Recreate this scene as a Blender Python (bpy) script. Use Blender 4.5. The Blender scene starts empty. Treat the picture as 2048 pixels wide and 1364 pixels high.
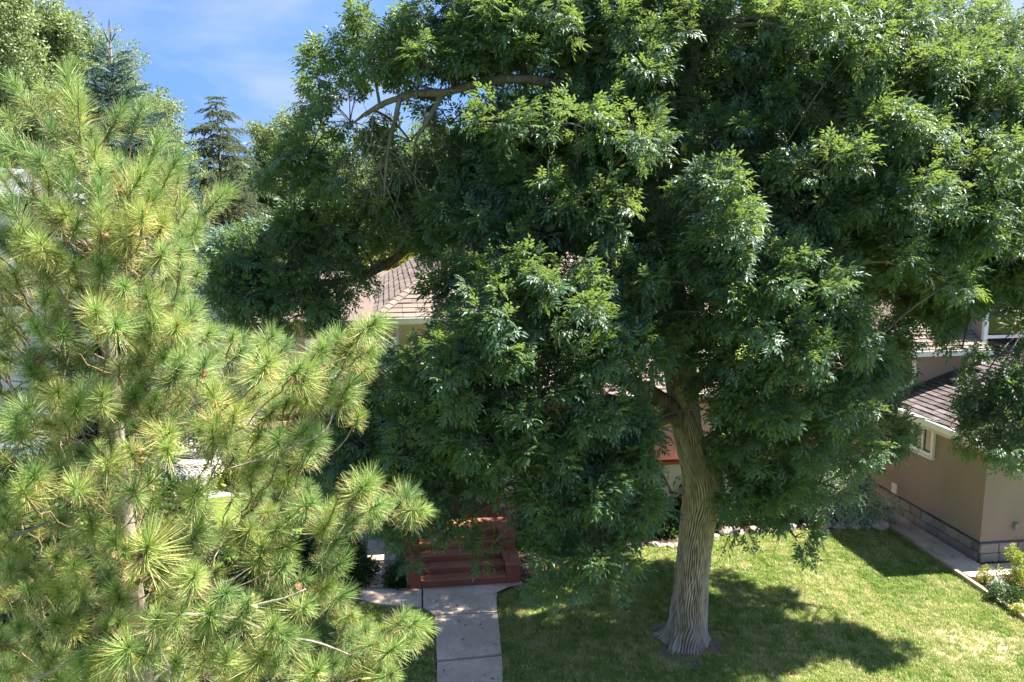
import bpy, math, random
import numpy as np
from mathutils import Vector, Matrix

rng = np.random.default_rng(11)
random.seed(11)
SC = bpy.context.scene
COL = SC.collection
PI = math.pi
R = math.radians

# ------------------------------------------------------------------ camera
CAM_H = 7.0
PITCH = R(9.3)
FPX = 1700.0                      # focal length in pixels of the 2048-wide photograph
cam_d = bpy.data.cameras.new('camera')
cam_d.sensor_width = 36.0
cam_d.lens = 36.0 * FPX / 2048.0
cam_d.clip_start = 0.1
cam_d.clip_end = 2000.0
cam = bpy.data.objects.new('camera', cam_d)
COL.objects.link(cam)
cam.location = (0, 0, CAM_H)
cam.rotation_euler = (PI / 2 - PITCH, 0, 0)
SC.camera = cam

# ------------------------------------------------------------------ light
SUN_EL = R(57.0)
SUN_AZ_VEC = Vector((0.988, 0.155, 0)).normalized()
sun_dir = Vector((SUN_AZ_VEC.x * math.cos(SUN_EL), SUN_AZ_VEC.y * math.cos(SUN_EL), math.sin(SUN_EL)))
sl = bpy.data.lights.new('sun', 'SUN')
sl.energy = 5.0
sl.angle = R(0.53)
sl.color = (1.0, 0.95, 0.86)
sun = bpy.data.objects.new('sun', sl)
COL.objects.link(sun)
sun.rotation_euler = sun_dir.to_track_quat('Z', 'Y').to_euler()

world = bpy.data.worlds.new('World')
SC.world = world
world.use_nodes = True
wn, wl = world.node_tree.nodes, world.node_tree.links
wn.clear()
w_out = wn.new('ShaderNodeOutputWorld')
w_bg = wn.new('ShaderNodeBackground')
w_bg.inputs['Strength'].default_value = 0.08
w_sky = wn.new('ShaderNodeTexSky')
w_sky.sky_type = 'NISHITA'
w_sky.sun_disc = False
w_sky.sun_elevation = SUN_EL
w_sky.sun_rotation = math.atan2(SUN_AZ_VEC.x, SUN_AZ_VEC.y)
w_sky.air_density = 1.0
w_sky.dust_density = 0.3
w_sky.ozone_density = 2.5
w_sky.altitude = 300
# cirrus: noise on a flat layer high above, seen along the view direction
w_tc = wn.new('ShaderNodeTexCoord')
w_sep = wn.new('ShaderNodeSeparateXYZ')
wl.new(w_tc.outputs['Generated'], w_sep.inputs[0])
def wmath(op, a, b=None):
    n = wn.new('ShaderNodeMath'); n.operation = op
    for i, x in enumerate((a, b)):
        if x is None: continue
        if isinstance(x, (int, float)): n.inputs[i].default_value = x
        else: wl.new(x, n.inputs[i])
    return n.outputs[0]
zz = wmath('ADD', wmath('MAXIMUM', w_sep.outputs['Z'], 0.0), 0.10)
cx = wmath('DIVIDE', w_sep.outputs['X'], zz)
cy = wmath('DIVIDE', w_sep.outputs['Y'], zz)
w_cmb = wn.new('ShaderNodeCombineXYZ')
wl.new(cx, w_cmb.inputs[0]); wl.new(cy, w_cmb.inputs[1])
w_map = wn.new('ShaderNodeMapping')
w_map.inputs['Rotation'].default_value = (0, 0, R(28))
w_map.inputs['Scale'].default_value = (0.75, 0.30, 1)
w_map.inputs['Location'].default_value = (1.35, 0.4, 0)
wl.new(w_cmb.outputs[0], w_map.inputs[0])
w_n1 = wn.new('ShaderNodeTexNoise')
w_n1.inputs['Scale'].default_value = 1.0
w_n1.inputs['Detail'].default_value = 6
w_n1.inputs['Roughness'].default_value = 0.52
w_n1.inputs['Distortion'].default_value = 0.7
wl.new(w_map.outputs[0], w_n1.inputs['Vector'])
w_cr = wn.new('ShaderNodeValToRGB')
w_cr.color_ramp.elements[0].position = 0.46
w_cr.color_ramp.elements[1].position = 0.73
w_cr.color_ramp.elements[1].color = (0.8, 0.8, 0.8, 1)
wl.new(w_n1.outputs[0], w_cr.inputs[0])
w_mix = wn.new('ShaderNodeMixRGB')
wl.new(w_cr.outputs[0], w_mix.inputs[0])
w_tint = wn.new('ShaderNodeMixRGB')
w_tint.blend_type = 'MULTIPLY'
w_tint.inputs[0].default_value = 1.0
w_tint.inputs[2].default_value = (0.74, 0.86, 0.94, 1)
# the low sky is as deep a blue as in the photograph: the pale band at the horizon is left out
w_up = wn.new('ShaderNodeCombineXYZ')
wl.new(w_sep.outputs['X'], w_up.inputs[0]); wl.new(w_sep.outputs['Y'], w_up.inputs[1])
wl.new(wmath('ADD', wmath('MAXIMUM', w_sep.outputs['Z'], 0.0), 0.5), w_up.inputs[2])
w_nrm = wn.new('ShaderNodeVectorMath'); w_nrm.operation = 'NORMALIZE'
wl.new(w_up.outputs[0], w_nrm.inputs[0]); wl.new(w_nrm.outputs[0], w_sky.inputs[0])
wl.new(w_sky.outputs[0], w_tint.inputs[1])
wl.new(w_tint.outputs[0], w_mix.inputs[1])
w_mix.inputs[2].default_value = (2.7, 2.8, 3.0, 1)
wl.new(w_mix.outputs[0], w_bg.inputs['Color'])
wl.new(w_bg.outputs[0], w_out.inputs['Surface'])

SC.view_settings.view_transform = 'Standard'
SC.view_settings.look = 'None'
SC.view_settings.gamma = 1.0
SC.view_settings.use_curve_mapping = False
SC.view_settings.exposure = 2.1
SC.render.engine = 'CYCLES'
SC.cycles.max_bounces = 9
SC.cycles.diffuse_bounces = 6
SC.cycles.glossy_bounces = 2
SC.cycles.transmission_bounces = 4
SC.cycles.transparent_max_bounces = 8
SC.cycles.caustics_reflective = False
SC.cycles.caustics_refractive = False
SC.cycles.use_denoising = True
SC.cycles.use_adaptive_sampling = True
SC.cycles.adaptive_threshold = 0.015

# ------------------------------------------------------------------ pixels to places
cp, sp = math.cos(PITCH), math.sin(PITCH)
def ray(u, v):
    a, d = (u - 1024.0) / FPX, (v - 682.0) / FPX
    return np.array([a, cp - d * sp, -(sp + d * cp)])
EYE = np.array([0, 0, CAM_H])
def P(u, v, z=0.0):
    d = ray(u, v)
    return EYE + d * ((z - CAM_H) / d[2])
def PY(u, v, Y):
    d = ray(u, v)
    return EYE + d * (Y / d[1])
def PP(u, v, o, n):
    d = ray(u, v); o = np.asarray(o, float); n = np.asarray(n, float)
    return EYE + d * (np.dot(o - EYE, n) / np.dot(d, n))
def proj(p):
    q = np.asarray(p, float) - EYE
    zc = q[..., 1] * cp - q[..., 2] * sp
    yc = -(q[..., 1] * sp + q[..., 2] * cp)
    return 1024 + FPX * q[..., 0] / zc, 682 + FPX * yc / zc, zc

YAW = R(8.3)                      # the houses stand turned by this much
E1 = np.array([math.cos(YAW), math.sin(YAW), 0])
E2 = np.array([-math.sin(YAW), math.cos(YAW), 0])

# ------------------------------------------------------------------ mesh helpers
def make_mesh(name, V, F3=None, F4=None, attrs=None, smooth=False, mats=()):
    me = bpy.data.meshes.new(name)
    V = np.asarray(V, np.float32)
    n3 = 0 if F3 is None else len(F3)
    n4 = 0 if F4 is None else len(F4)
    me.vertices.add(len(V))
    me.vertices.foreach_set('co', V.ravel())
    loops = []
    if n3: loops.append(np.asarray(F3, np.int32).ravel())
    if n4: loops.append(np.asarray(F4, np.int32).ravel())
    if loops:
        lv = np.concatenate(loops)
        me.loops.add(len(lv)); me.loops.foreach_set('vertex_index', lv)
        me.polygons.add(n3 + n4)
        ls = np.concatenate([np.arange(n3) * 3, n3 * 3 + np.arange(n4) * 4]).astype(np.int32)
        me.polygons.foreach_set('loop_start', ls)
        me.polygons.foreach_set('use_smooth', np.full(n3 + n4, smooth))
    for k, a in (attrs or {}).items():
        a = np.asarray(a, np.float32)
        if a.ndim == 1:
            at = me.attributes.new(k, 'FLOAT', 'POINT'); at.data.foreach_set('value', a)
        elif a.shape[1] == 3:
            at = me.attributes.new(k, 'FLOAT_VECTOR', 'POINT'); at.data.foreach_set('vector', a.ravel())
        else:
            at = me.attributes.new(k, 'FLOAT_COLOR', 'POINT'); at.data.foreach_set('color', a.ravel())
    for m in mats: me.materials.append(m)
    me.update(); me.validate()
    return me

class MB:
    def __init__(s): s.V, s.F3, s.F4, s.n, s.A = [], [], [], 0, []
    def add(s, V, F4=None, F3=None, tone=None):
        V = np.asarray(V, float)
        s.V.append(V)
        s.A.append(np.full(len(V), 0.5) if tone is None else np.broadcast_to(np.asarray(tone, float), (len(V),)))
        if F4 is not None and len(F4): s.F4.append(np.asarray(F4) + s.n)
        if F3 is not None and len(F3): s.F3.append(np.asarray(F3) + s.n)
        s.n += len(V)
        return s
    def box(s, c, d, rz=0.0, M=None, tone=None):
        c, d = np.asarray(c, float), np.asarray(d, float) / 2
        sg = np.array([[x, y, z] for x in (-1, 1) for y in (-1, 1) for z in (-1, 1)], float)
        L = sg * d
        if M is not None: L = L @ np.asarray(M, float).T
        elif rz:
            cz, sz = math.cos(rz), math.sin(rz)
            L = L @ np.array([[cz, -sz, 0], [sz, cz, 0], [0, 0, 1]]).T
        return s.add(L + c, F4=[[0, 1, 3, 2], [4, 6, 7, 5], [0, 4, 5, 1], [2, 3, 7, 6], [0, 2, 6, 4], [1, 5, 7, 3]], tone=tone)
    def bar(s, a, b, w, h, up=(0, 0, 1)):
        a, b = np.asarray(a, float), np.asarray(b, float)
        x = b - a; L = np.linalg.norm(x); x /= L
        y = np.cross(up, x); y /= np.linalg.norm(y); z = np.cross(x, y)
        return s.box((a + b) / 2, (L, w, h), M=np.stack([x, y, z], 1))
    def tube(s, pts, rad, n=6, cap=True, tone=None):
        V, F = tube(pts, rad, n)
        f3 = []
        if cap:
            m = len(pts)
            V = np.vstack([V, pts[0], pts[-1]])
            for i in range(n):
                f3.append([m * n, (i + 1) % n, i])
                f3.append([m * n + 1, (m - 1) * n + i, (m - 1) * n + (i + 1) % n])
        return s.add(V, F4=F, F3=f3, tone=tone)
    def slab(s, poly, z0, z1):
        n = len(poly); poly = np.asarray(poly, float)[:, :2]
        V = np.vstack([np.c_[poly, np.full(n, z0)], np.c_[poly, np.full(n, z1)]])
        c0, c1 = poly.mean(0), poly.mean(0)
        V = np.vstack([V, [*c1, z1]])
        f4 = [[i, (i + 1) % n, n + (i + 1) % n, n + i] for i in range(n)]
        f3 = [[n + i, n + (i + 1) % n, 2 * n] for i in range(n)]
        return s.add(V, F4=f4, F3=f3)
    def prism(s, quad, thick, nrm):
        q = np.asarray(quad, float); k = len(q); nrm = np.asarray(nrm, float)
        V = np.vstack([q, q - nrm * thick])
        f4 = [[i, i + k, (i + 1) % k + k, (i + 1) % k] for i in range(k)]
        if k == 4:
            f4 += [[0, 1, 2, 3], [7, 6, 5, 4]]; f3 = None
        else:
            f3 = [[0, i, i + 1] for i in range(1, k - 1)] + [[k, k + i + 1, k + i] for i in range(1, k - 1)]
        return s.add(V, F4=f4, F3=f3)
    def mesh(s, name, mats=(), smooth=False):
        V = np.vstack(s.V)
        return make_mesh(name, V, np.vstack(s.F3) if s.F3 else None, np.vstack(s.F4) if s.F4 else None,
                         {'tone': np.concatenate(s.A)}, smooth, mats)
    def build(s, name, mat, parent=None, smooth=False, bevel=0.0):
        o = link(name, s.mesh(name, (mat,), smooth), parent)
        if bevel:
            b = o.modifiers.new('bevel', 'BEVEL'); b.width = bevel; b.segments = 2; b.limit_method = 'ANGLE'
        return o

def tube(pts, rad, n=6):
    pts = np.asarray(pts, float); rad = np.broadcast_to(np.asarray(rad, float), (len(pts),))
    T = np.gradient(pts, axis=0); T /= np.linalg.norm(T, axis=1)[:, None] + 1e-9
    u = np.cross(T[0], [0.13, 0.97, 0.21]); u /= np.linalg.norm(u) + 1e-9
    U = [u]
    for t in T[1:]:
        u = u - t * np.dot(u, t); u = u / (np.linalg.norm(u) + 1e-9); U.append(u)
    U = np.array(U); W = np.cross(T, U)
    a = np.linspace(0, 2 * PI, n, endpoint=False)
    V = pts[:, None] + rad[:, None, None] * (np.cos(a)[None, :, None] * U[:, None] + np.sin(a)[None, :, None] * W[:, None])
    m = len(pts)
    i, j = np.meshgrid(np.arange(m - 1), np.arange(n), indexing='ij')
    k = (j + 1) % n
    F = np.stack([i * n + j, i * n + k, (i + 1) * n + k, (i + 1) * n + j], -1).reshape(-1, 4)
    return V.reshape(-1, 3), F

def smooth_path(P4, step=0.12):
    """Catmull-Rom through rows of (x, y, z, r)."""
    P4 = np.asarray(P4, float)
    ext = np.vstack([2 * P4[0] - P4[1], P4, 2 * P4[-1] - P4[-2]])
    out = []
    for i in range(1, len(ext) - 2):
        p0, p1, p2, p3 = ext[i - 1:i + 3]
        n = max(2, int(np.linalg.norm(p2[:3] - p1[:3]) / step))
        t = np.linspace(0, 1, n, endpoint=False)[:, None]
        out.append(0.5 * (2 * p1 + (p2 - p0) * t + (2 * p0 - 5 * p1 + 4 * p2 - p3) * t ** 2 + (3 * p1 - p0 - 3 * p2 + p3) * t ** 3))
    out.append(P4[-1:])
    return np.vstack(out)

def bez(a, b, c, d, n):
    t = np.linspace(0, 1, n)[:, None]
    return (1 - t) ** 3 * a + 3 * (1 - t) ** 2 * t * b + 3 * (1 - t) * t * t * c + t ** 3 * d

def link(name, data, parent=None):
    o = bpy.data.objects.new(name, data)
    COL.objects.link(o)
    if parent is not None: o.parent = parent
    return o
def tag(o, label=None, cat=None, group=None, kind=None):
    if label: o['label'] = label
    if cat: o['category'] = cat
    if group: o['group'] = group
    if kind: o['kind'] = kind
    return o
def thing(name, label, cat, loc=(0, 0, 0), rz=0.0, group=None):
    o = link(name, None)
    o.location = [float(x) for x in loc]; o.rotation_euler = (0, 0, rz)
    o.empty_display_size = 0.2
    return tag(o, label, cat, group)

def eul(D, roll):
    D = np.asarray(D, float)
    D = D / (np.linalg.norm(D, axis=-1, keepdims=True) + 1e-9)
    return np.stack([roll, -np.arcsin(np.clip(D[:, 2], -1, 1)), np.arctan2(D[:, 1], D[:, 0])], 1)

def scatter(name, pts, rot, scl, pid, protos, parent=None):
    """One object of many small pieces: the piece meshes are set on the points by geometry nodes."""
    c = bpy.data.collections.new(name + '_pieces')
    for k, me in enumerate(protos):
        po = bpy.data.objects.new('%s_piece_%02d' % (name, k), me)
        c.objects.link(po)
    me = make_mesh(name, pts, attrs={'rot': rot, 'scl': scl})
    at = me.attributes.new('pid', 'INT', 'POINT'); at.data.foreach_set('value', np.asarray(pid, np.int32))
    o = link(name, me, parent)
    ng = bpy.data.node_groups.new(name + '_nodes', 'GeometryNodeTree')
    ng.interface.new_socket('Geometry', in_out='INPUT', socket_type='NodeSocketGeometry')
    ng.interface.new_socket('Geometry', in_out='OUTPUT', socket_type='NodeSocketGeometry')
    N, L = ng.nodes, ng.links
    gi, go = N.new('NodeGroupInput'), N.new('NodeGroupOutput')
    ip = N.new('GeometryNodeInstanceOnPoints')
    ci = N.new('GeometryNodeCollectionInfo')
    ci.inputs['Collection'].default_value = c
    ci.inputs['Separate Children'].default_value = True
    ci.inputs['Reset Children'].default_value = True
    def named(nm, ty):
        a = N.new('GeometryNodeInputNamedAttribute'); a.data_type = ty; a.inputs['Name'].default_value = nm
        return a.outputs[0]
    L.new(gi.outputs[0], ip.inputs['Points'])
    L.new(ci.outputs[0], ip.inputs['Instance'])
    ip.inputs['Pick Instance'].default_value = True
    L.new(named('pid', 'INT'), ip.inputs['Instance Index'])
    L.new(named('rot', 'FLOAT_VECTOR'), ip.inputs['Rotation'])
    L.new(named('scl', 'FLOAT'), ip.inputs['Scale'])
    L.new(ip.outputs[0], go.inputs[0])
    m = o.modifiers.new('pieces', 'NODES'); m.node_group = ng
    o['kind'] = 'stuff'
    return o

# ------------------------------------------------------------------ materials
class Mat:
    def __init__(s, name, rough=0.8, spec=0.3):
        s.m = bpy.data.materials.new(name); s.m.use_nodes = True
        s.N, s.L = s.m.node_tree.nodes, s.m.node_tree.links
        s.b = s.N['Principled BSDF']; s.out = s.N['Material Output']
        s.b.inputs['Roughness'].default_value = rough
        s.b.inputs['Specular IOR Level'].default_value = spec
    def co(s, kind='Object', scale=(1, 1, 1)):
        if kind == 'World':
            src = s.N.new('ShaderNodeNewGeometry').outputs['Position']
        else:
            src = s.N.new('ShaderNodeTexCoord').outputs[kind]
        mp = s.N.new('ShaderNodeMapping'); mp.inputs['Scale'].default_value = scale
        s.L.new(src, mp.inputs[0]); return mp.outputs[0]
    def noise(s, vec, scale=5, detail=4, rough=0.55, dist=0.0):
        n = s.N.new('ShaderNodeTexNoise')
        n.inputs['Scale'].default_value = scale; n.inputs['Detail'].default_value = detail
        n.inputs['Roughness'].default_value = rough; n.inputs['Distortion'].default_value = dist
        s.L.new(vec, n.inputs['Vector']); return n.outputs[0]
    def ramp(s, fac, stops):
        r = s.N.new('ShaderNodeValToRGB')
        e = r.color_ramp.elements
        while len(e) < len(stops): e.new(0.5)
        for k, (p, c) in enumerate(stops):
            e[k].position = p; e[k].color = (*c, 1) if len(c) == 3 else c
        s.L.new(fac, r.inputs[0]); return r.outputs[0]
    def mix(s, fac, a, b, mode='MIX'):
        n = s.N.new('ShaderNodeMixRGB'); n.blend_type = mode
        for i, x in enumerate((fac, a, b)):
            if isinstance(x, (int, float)): n.inputs[i].default_value = x
            elif isinstance(x, tuple): n.inputs[i].default_value = (*x, 1)
            else: s.L.new(x, n.inputs[i])
        return n.outputs[0]
    def attr(s, name, out='Fac'):
        a = s.N.new('ShaderNodeAttribute'); a.attribute_name = name; return a.outputs[out]
    def rand(s): return s.N.new('ShaderNodeObjectInfo').outputs['Random']
    def color(s, c):
        if isinstance(c, tuple): s.b.inputs['Base Color'].default_value = (*c, 1)
        else: s.L.new(c, s.b.inputs['Base Color'])
        return s
    def bump(s, h, strength=0.5, dist=0.01):
        b = s.N.new('ShaderNodeBump'); b.inputs['Strength'].default_value = strength; b.inputs['Distance'].default_value = dist
        s.L.new(h, b.inputs['Height']); s.L.new(b.outputs[0], s.b.inputs['Normal']); return s
    def translucent(s, col, fac):
        t = s.N.new('ShaderNodeBsdfTranslucent')
        if isinstance(col, tuple): t.inputs[0].default_value = (*col, 1)
        else: s.L.new(col, t.inputs[0])
        mx = s.N.new('ShaderNodeMixShader'); mx.inputs[0].default_value = fac
        s.L.new(s.b.outputs[0], mx.inputs[1]); s.L.new(t.outputs[0], mx.inputs[2])
        s.L.new(mx.outputs[0], s.out.inputs['Surface']); return s

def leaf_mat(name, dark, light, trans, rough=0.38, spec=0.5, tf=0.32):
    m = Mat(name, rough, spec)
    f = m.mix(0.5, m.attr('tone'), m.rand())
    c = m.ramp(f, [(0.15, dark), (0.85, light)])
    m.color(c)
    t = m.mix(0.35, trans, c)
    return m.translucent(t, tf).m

M = {}
M['ash_leaf'] = leaf_mat('ash_leaf', (0.052, 0.105, 0.070), (0.105, 0.18, 0.10), (0.34, 0.46, 0.06), 0.42, 0.5, 0.34)
M['far_leaf'] = leaf_mat('far_leaf', (0.10, 0.165, 0.06), (0.20, 0.265, 0.10), (0.26, 0.34, 0.06), 0.5, 0.4, 0.3)
M['pale_leaf'] = leaf_mat('pale_leaf', (0.14, 0.205, 0.085), (0.27, 0.33, 0.14), (0.3, 0.36, 0.08), 0.5, 0.4, 0.3)
M['yellow_leaf'] = leaf_mat('yellow_leaf', (0.12, 0.16, 0.03), (0.22, 0.24, 0.05), (0.4, 0.4, 0.06), 0.5, 0.4, 0.3)
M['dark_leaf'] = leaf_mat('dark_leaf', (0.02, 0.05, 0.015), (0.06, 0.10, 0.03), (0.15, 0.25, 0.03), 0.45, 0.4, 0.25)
M['blue_needle'] = leaf_mat('blue_needle', (0.07, 0.13, 0.115), (0.14, 0.21, 0.19), (0.12, 0.2, 0.14), 0.6, 0.3, 0.1)
M['spruce_needle'] = leaf_mat('spruce_needle', (0.11, 0.145, 0.08), (0.20, 0.235, 0.125), (0.2, 0.24, 0.08), 0.6, 0.3, 0.2)
M['silver_leaf'] = leaf_mat('silver_leaf', (0.26, 0.34, 0.21), (0.58, 0.63, 0.46), (0.3, 0.4, 0.15), 0.5, 0.4, 0.2)
M['fern_leaf'] = leaf_mat('fern_leaf', (0.16, 0.22, 0.03), (0.32, 0.38, 0.06), (0.5, 0.5, 0.06), 0.5, 0.4, 0.35)
M['white_flower'] = Mat('white_flower', 0.8).color((0.62, 0.64, 0.55)).m
M['orange_flower'] = Mat('orange_flower', 0.7).color((0.75, 0.22, 0.03)).m

_n = Mat('pine_needle', 0.45, 0.35)
_c = _n.attr('col', 'Color')
_c2 = _n.mix(1.0, _c, _n.ramp(_n.rand(), [(0.0, (0.62, 0.72, 0.75)), (0.5, (0.95, 1.0, 0.9)), (1.0, (1.25, 1.08, 0.85))]), 'MULTIPLY')
M['pine_needle'] = _n.color(_c2).translucent(_c2, 0.32).m

def bark(name, c0, c1, c2, sc, stretch=0.25):
    m = Mat(name, 0.9, 0.2)
    v = m.co('Object', (sc, sc, sc * stretch))
    n1 = m.noise(v, 1.0, 5, 0.6, 0.3); n2 = m.noise(m.co('Object'), 1.3, 3)
    c = m.ramp(n1, [(0.32, c0), (0.5, c1), (0.72, c2)])
    c = m.mix(m.ramp(n2, [(0.35, (0, 0, 0)), (0.7, (0.6, 0.6, 0.6))]), c, c2)
    m.color(c).bump(n1, 0.7, 0.02)
    return m.m
M['twig_bark'] = bark('twig_bark', (0.05, 0.037, 0.03), (0.10, 0.08, 0.065), (0.19, 0.165, 0.14), 30)
M['limb_bark'] = bark('limb_bark', (0.045, 0.034, 0.027), (0.10, 0.078, 0.062), (0.22, 0.185, 0.155), 22)
M['dead_bark'] = bark('dead_bark', (0.06, 0.05, 0.042), (0.12, 0.10, 0.085), (0.22, 0.19, 0.165), 20)
M['pine_bark'] = bark('pine_bark', (0.13, 0.10, 0.08), (0.25, 0.20, 0.165), (0.40, 0.34, 0.29), 24, 0.5)
M['pine_twig'] = bark('pine_twig', (0.11, 0.075, 0.045), (0.20, 0.14, 0.085), (0.30, 0.22, 0.14), 30)
_m = Mat('ash_bark', 0.92, 0.15)
_t = _m.attr('tone')
_n1 = _m.noise(_m.co('Object', (40, 40, 14)), 1.0, 5, 0.65)
_n2 = _m.noise(_m.co('Object', (1.6, 1.6, 0.8)), 1.0, 3)
_c = _m.ramp(_m.mix(0.25, _t, _n1), [(0.22, (0.055, 0.04, 0.03)), (0.5, (0.24, 0.185, 0.145)), (0.85, (0.50, 0.42, 0.35))])
_c = _m.mix(_m.ramp(_n2, [(0.4, (0, 0, 0)), (0.75, (0.5, 0.5, 0.5))]), _c, (0.31, 0.24, 0.185))
M['ash_bark'] = _m.color(_c).bump(_n1, 0.6, 0.012).m
_m = Mat('cone_green', 0.7, 0.3); _m.color(_m.ramp(_m.noise(_m.co('Object'), 60, 2), [(0.3, (0.28, 0.22, 0.08)), (0.7, (0.42, 0.36, 0.15))])); M['cone_green'] = _m.m
_m = Mat('cone_brown', 0.8, 0.2); _m.color(_m.ramp(_m.noise(_m.co('Object'), 60, 2), [(0.3, (0.11, 0.065, 0.035)), (0.7, (0.34, 0.22, 0.11))])); M['cone_brown'] = _m.m

# lawn: green turf, straw patches and bare soil, the same map for the soil sheet and the blades
def turf(m):
    w = m.co('World')
    big = m.noise(w, 0.55, 4, 0.6, 0.6)
    mid = m.noise(w, 2.6, 4, 0.6)
    mp = m.N.new('ShaderNodeMapping'); mp.inputs['Rotation'].default_value = (0, 0, R(38)); mp.inputs['Scale'].default_value = (2.6, 0.22, 1)
    m.L.new(w, mp.inputs[0]); streak = m.noise(mp.outputs[0], 1.3, 3, 0.6)
    f = m.mix(0.45, big, mid); f = m.mix(0.3, f, streak)
    return f
_m = Mat('soil_turf', 0.95, 0.1)
_f = turf(_m)
_c = _m.ramp(_f, [(0.36, (0.08, 0.15, 0.02)), (0.5, (0.15, 0.21, 0.04)), (0.60, (0.26, 0.25, 0.10)), (0.68, (0.34, 0.28, 0.18))])
_fine = _m.noise(_m.co('World'), 60, 4, 0.7)
_c = _m.mix(0.5, _c, _m.ramp(_fine, [(0.3, (0.35, 0.35, 0.35)), (0.7, (1.3, 1.3, 1.3))]), 'MULTIPLY')
M['soil_turf'] = _m.color(_c).bump(_fine, 0.8, 0.03).m
_m = Mat('grass_blade', 0.55, 0.3)
_f = turf(_m)
_f = _m.mix(0.25, _f, _m.rand())
_c = _m.ramp(_f, [(0.36, (0.15, 0.255, 0.045)), (0.47, (0.28, 0.37, 0.085)), (0.55, (0.42, 0.45, 0.16)), (0.64, (0.64, 0.57, 0.33))])
_c = _m.mix(0.5, _c, _m.mix(_m.attr('tone'), (0.75, 0.8, 0.6), (1.15, 1.1, 1.0)), 'MULTIPLY')
M['grass_blade'] = _m.color(_c).translucent(_c, 0.25).m

def concrete(name, a, b, wet=False, stain=False):
    m = Mat(name, 0.85, 0.25)
    w = m.co('World')
    n1 = m.noise(w, 1.1, 5, 0.65, 0.4); n2 = m.noise(w, 45, 4, 0.7); n3 = m.noise(m.co('World', (9, 1.3, 1)), 1.0, 3)
    c = m.ramp(n1, [(0.3, a), (0.7, b)])
    c = m.mix(0.35, c, m.ramp(n2, [(0.3, (0.7, 0.7, 0.7)), (0.7, (1.15, 1.15, 1.15))]), 'MULTIPLY')
    c = m.mix(0.25, c, m.ramp(n3, [(0.35, (0.75, 0.73, 0.7)), (0.65, (1.1, 1.1, 1.1))]), 'MULTIPLY')
    if stain:
        n5 = m.noise(w, 3.2, 5, 0.7, 1.2); n6 = m.noise(w, 13, 3, 0.6)
        c = m.mix(m.ramp(n5, [(0.52, (0, 0, 0)), (0.72, (0.55, 0.55, 0.55))]), c, (0.30, 0.24, 0.19))
        c = m.mix(m.ramp(n6, [(0.66, (0, 0, 0)), (0.72, (0.6, 0.6, 0.6))]), c, (0.72, 0.66, 0.58))
    if wet:
        n4 = m.noise(m.co('World', (1.6, 0.9, 1)), 0.9, 3, 0.5, 0.5)
        k = m.ramp(n4, [(0.54, (0, 0, 0)), (0.64, (0.8, 0.8, 0.8))])
        c = m.mix(k, c, (0.15, 0.115, 0.095))
        r = m.N.new('ShaderNodeMapRange'); m.L.new(k, r.inputs[0]); r.inputs[3].default_value = 0.85; r.inputs[4].default_value = 0.25
        m.L.new(r.outputs[0], m.b.inputs['Roughness'])
    return m.color(c).bump(n2, 0.35, 0.004).m
M['concrete'] = concrete('concrete', (0.50, 0.38, 0.28), (0.70, 0.55, 0.42), stain=True)
M['side_concrete'] = concrete('side_concrete', (0.40, 0.32, 0.26), (0.54, 0.45, 0.38), wet=True)
M['pale_gravel'] = concrete('pale_gravel', (0.42, 0.38, 0.34), (0.60, 0.56, 0.52))
M['asphalt'] = concrete('asphalt', (0.11, 0.115, 0.13), (0.17, 0.175, 0.2))
_m = Mat('mulch', 0.95, 0.1); _x = _m.noise(_m.co('World'), 28, 5, 0.75)
M['mulch'] = _m.color(_m.ramp(_x, [(0.3, (0.03, 0.02, 0.015)), (0.55, (0.085, 0.058, 0.042)), (0.75, (0.19, 0.14, 0.105))])).bump(_x, 0.9, 0.04).m
_m = Mat('chip', 0.9, 0.2); M['chip'] = _m.color(_m.ramp(_m.rand(), [(0, (0.05, 0.03, 0.02)), (0.6, (0.13, 0.09, 0.065)), (1, (0.27, 0.21, 0.16))])).m
_m = Mat('pebble', 0.8, 0.3); M['pebble'] = _m.color(_m.ramp(_m.rand(), [(0, (0.10, 0.075, 0.065)), (0.5, (0.22, 0.18, 0.16)), (1, (0.42, 0.37, 0.34))])).m
_m = Mat('rock', 0.9, 0.2); _x = _m.noise(_m.co('Object'), 9, 5, 0.65)
_c = _m.mix(_m.rand(), (0.50, 0.33, 0.26), (0.36, 0.33, 0.31))
M['rock'] = _m.color(_m.mix(0.7, _c, _m.ramp(_x, [(0.3, (0.55, 0.55, 0.55)), (0.7, (1.35, 1.3, 1.25))]), 'MULTIPLY')).bump(_x, 0.8, 0.03).m

def stucco(name, a, b, sc=70):
    m = Mat(name, 0.95, 0.1); w = m.co('Object')
    n1 = m.noise(w, 0.8, 4, 0.6); n2 = m.noise(w, sc, 4, 0.65); n3 = m.noise(m.co('Object', (3.5, 3.5, 0.35)), 1.0, 3, 0.6)
    c = m.ramp(n1, [(0.3, a), (0.7, b)])
    c = m.mix(0.25, c, m.ramp(n2, [(0.3, (0.75, 0.75, 0.75)), (0.7, (1.15, 1.15, 1.15))]), 'MULTIPLY')
    c = m.mix(0.07, c, m.ramp(n3, [(0.35, (0.72, 0.7, 0.68)), (0.6, (1.05, 1.05, 1.05))]), 'MULTIPLY')
    return m.color(c).bump(n2, 0.6, 0.008).m
M['tan_stucco'] = stucco('tan_stucco', (0.30, 0.225, 0.178), (0.36, 0.27, 0.215))
M['cream_siding'] = stucco('cream_siding', (0.50, 0.43, 0.32), (0.58, 0.50, 0.38), 40)
M['white_siding'] = stucco('white_siding', (0.60, 0.60, 0.64), (0.70, 0.70, 0.73), 30)
M['tan_siding'] = stucco('tan_siding', (0.42, 0.33, 0.25), (0.50, 0.40, 0.31), 30)
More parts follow.
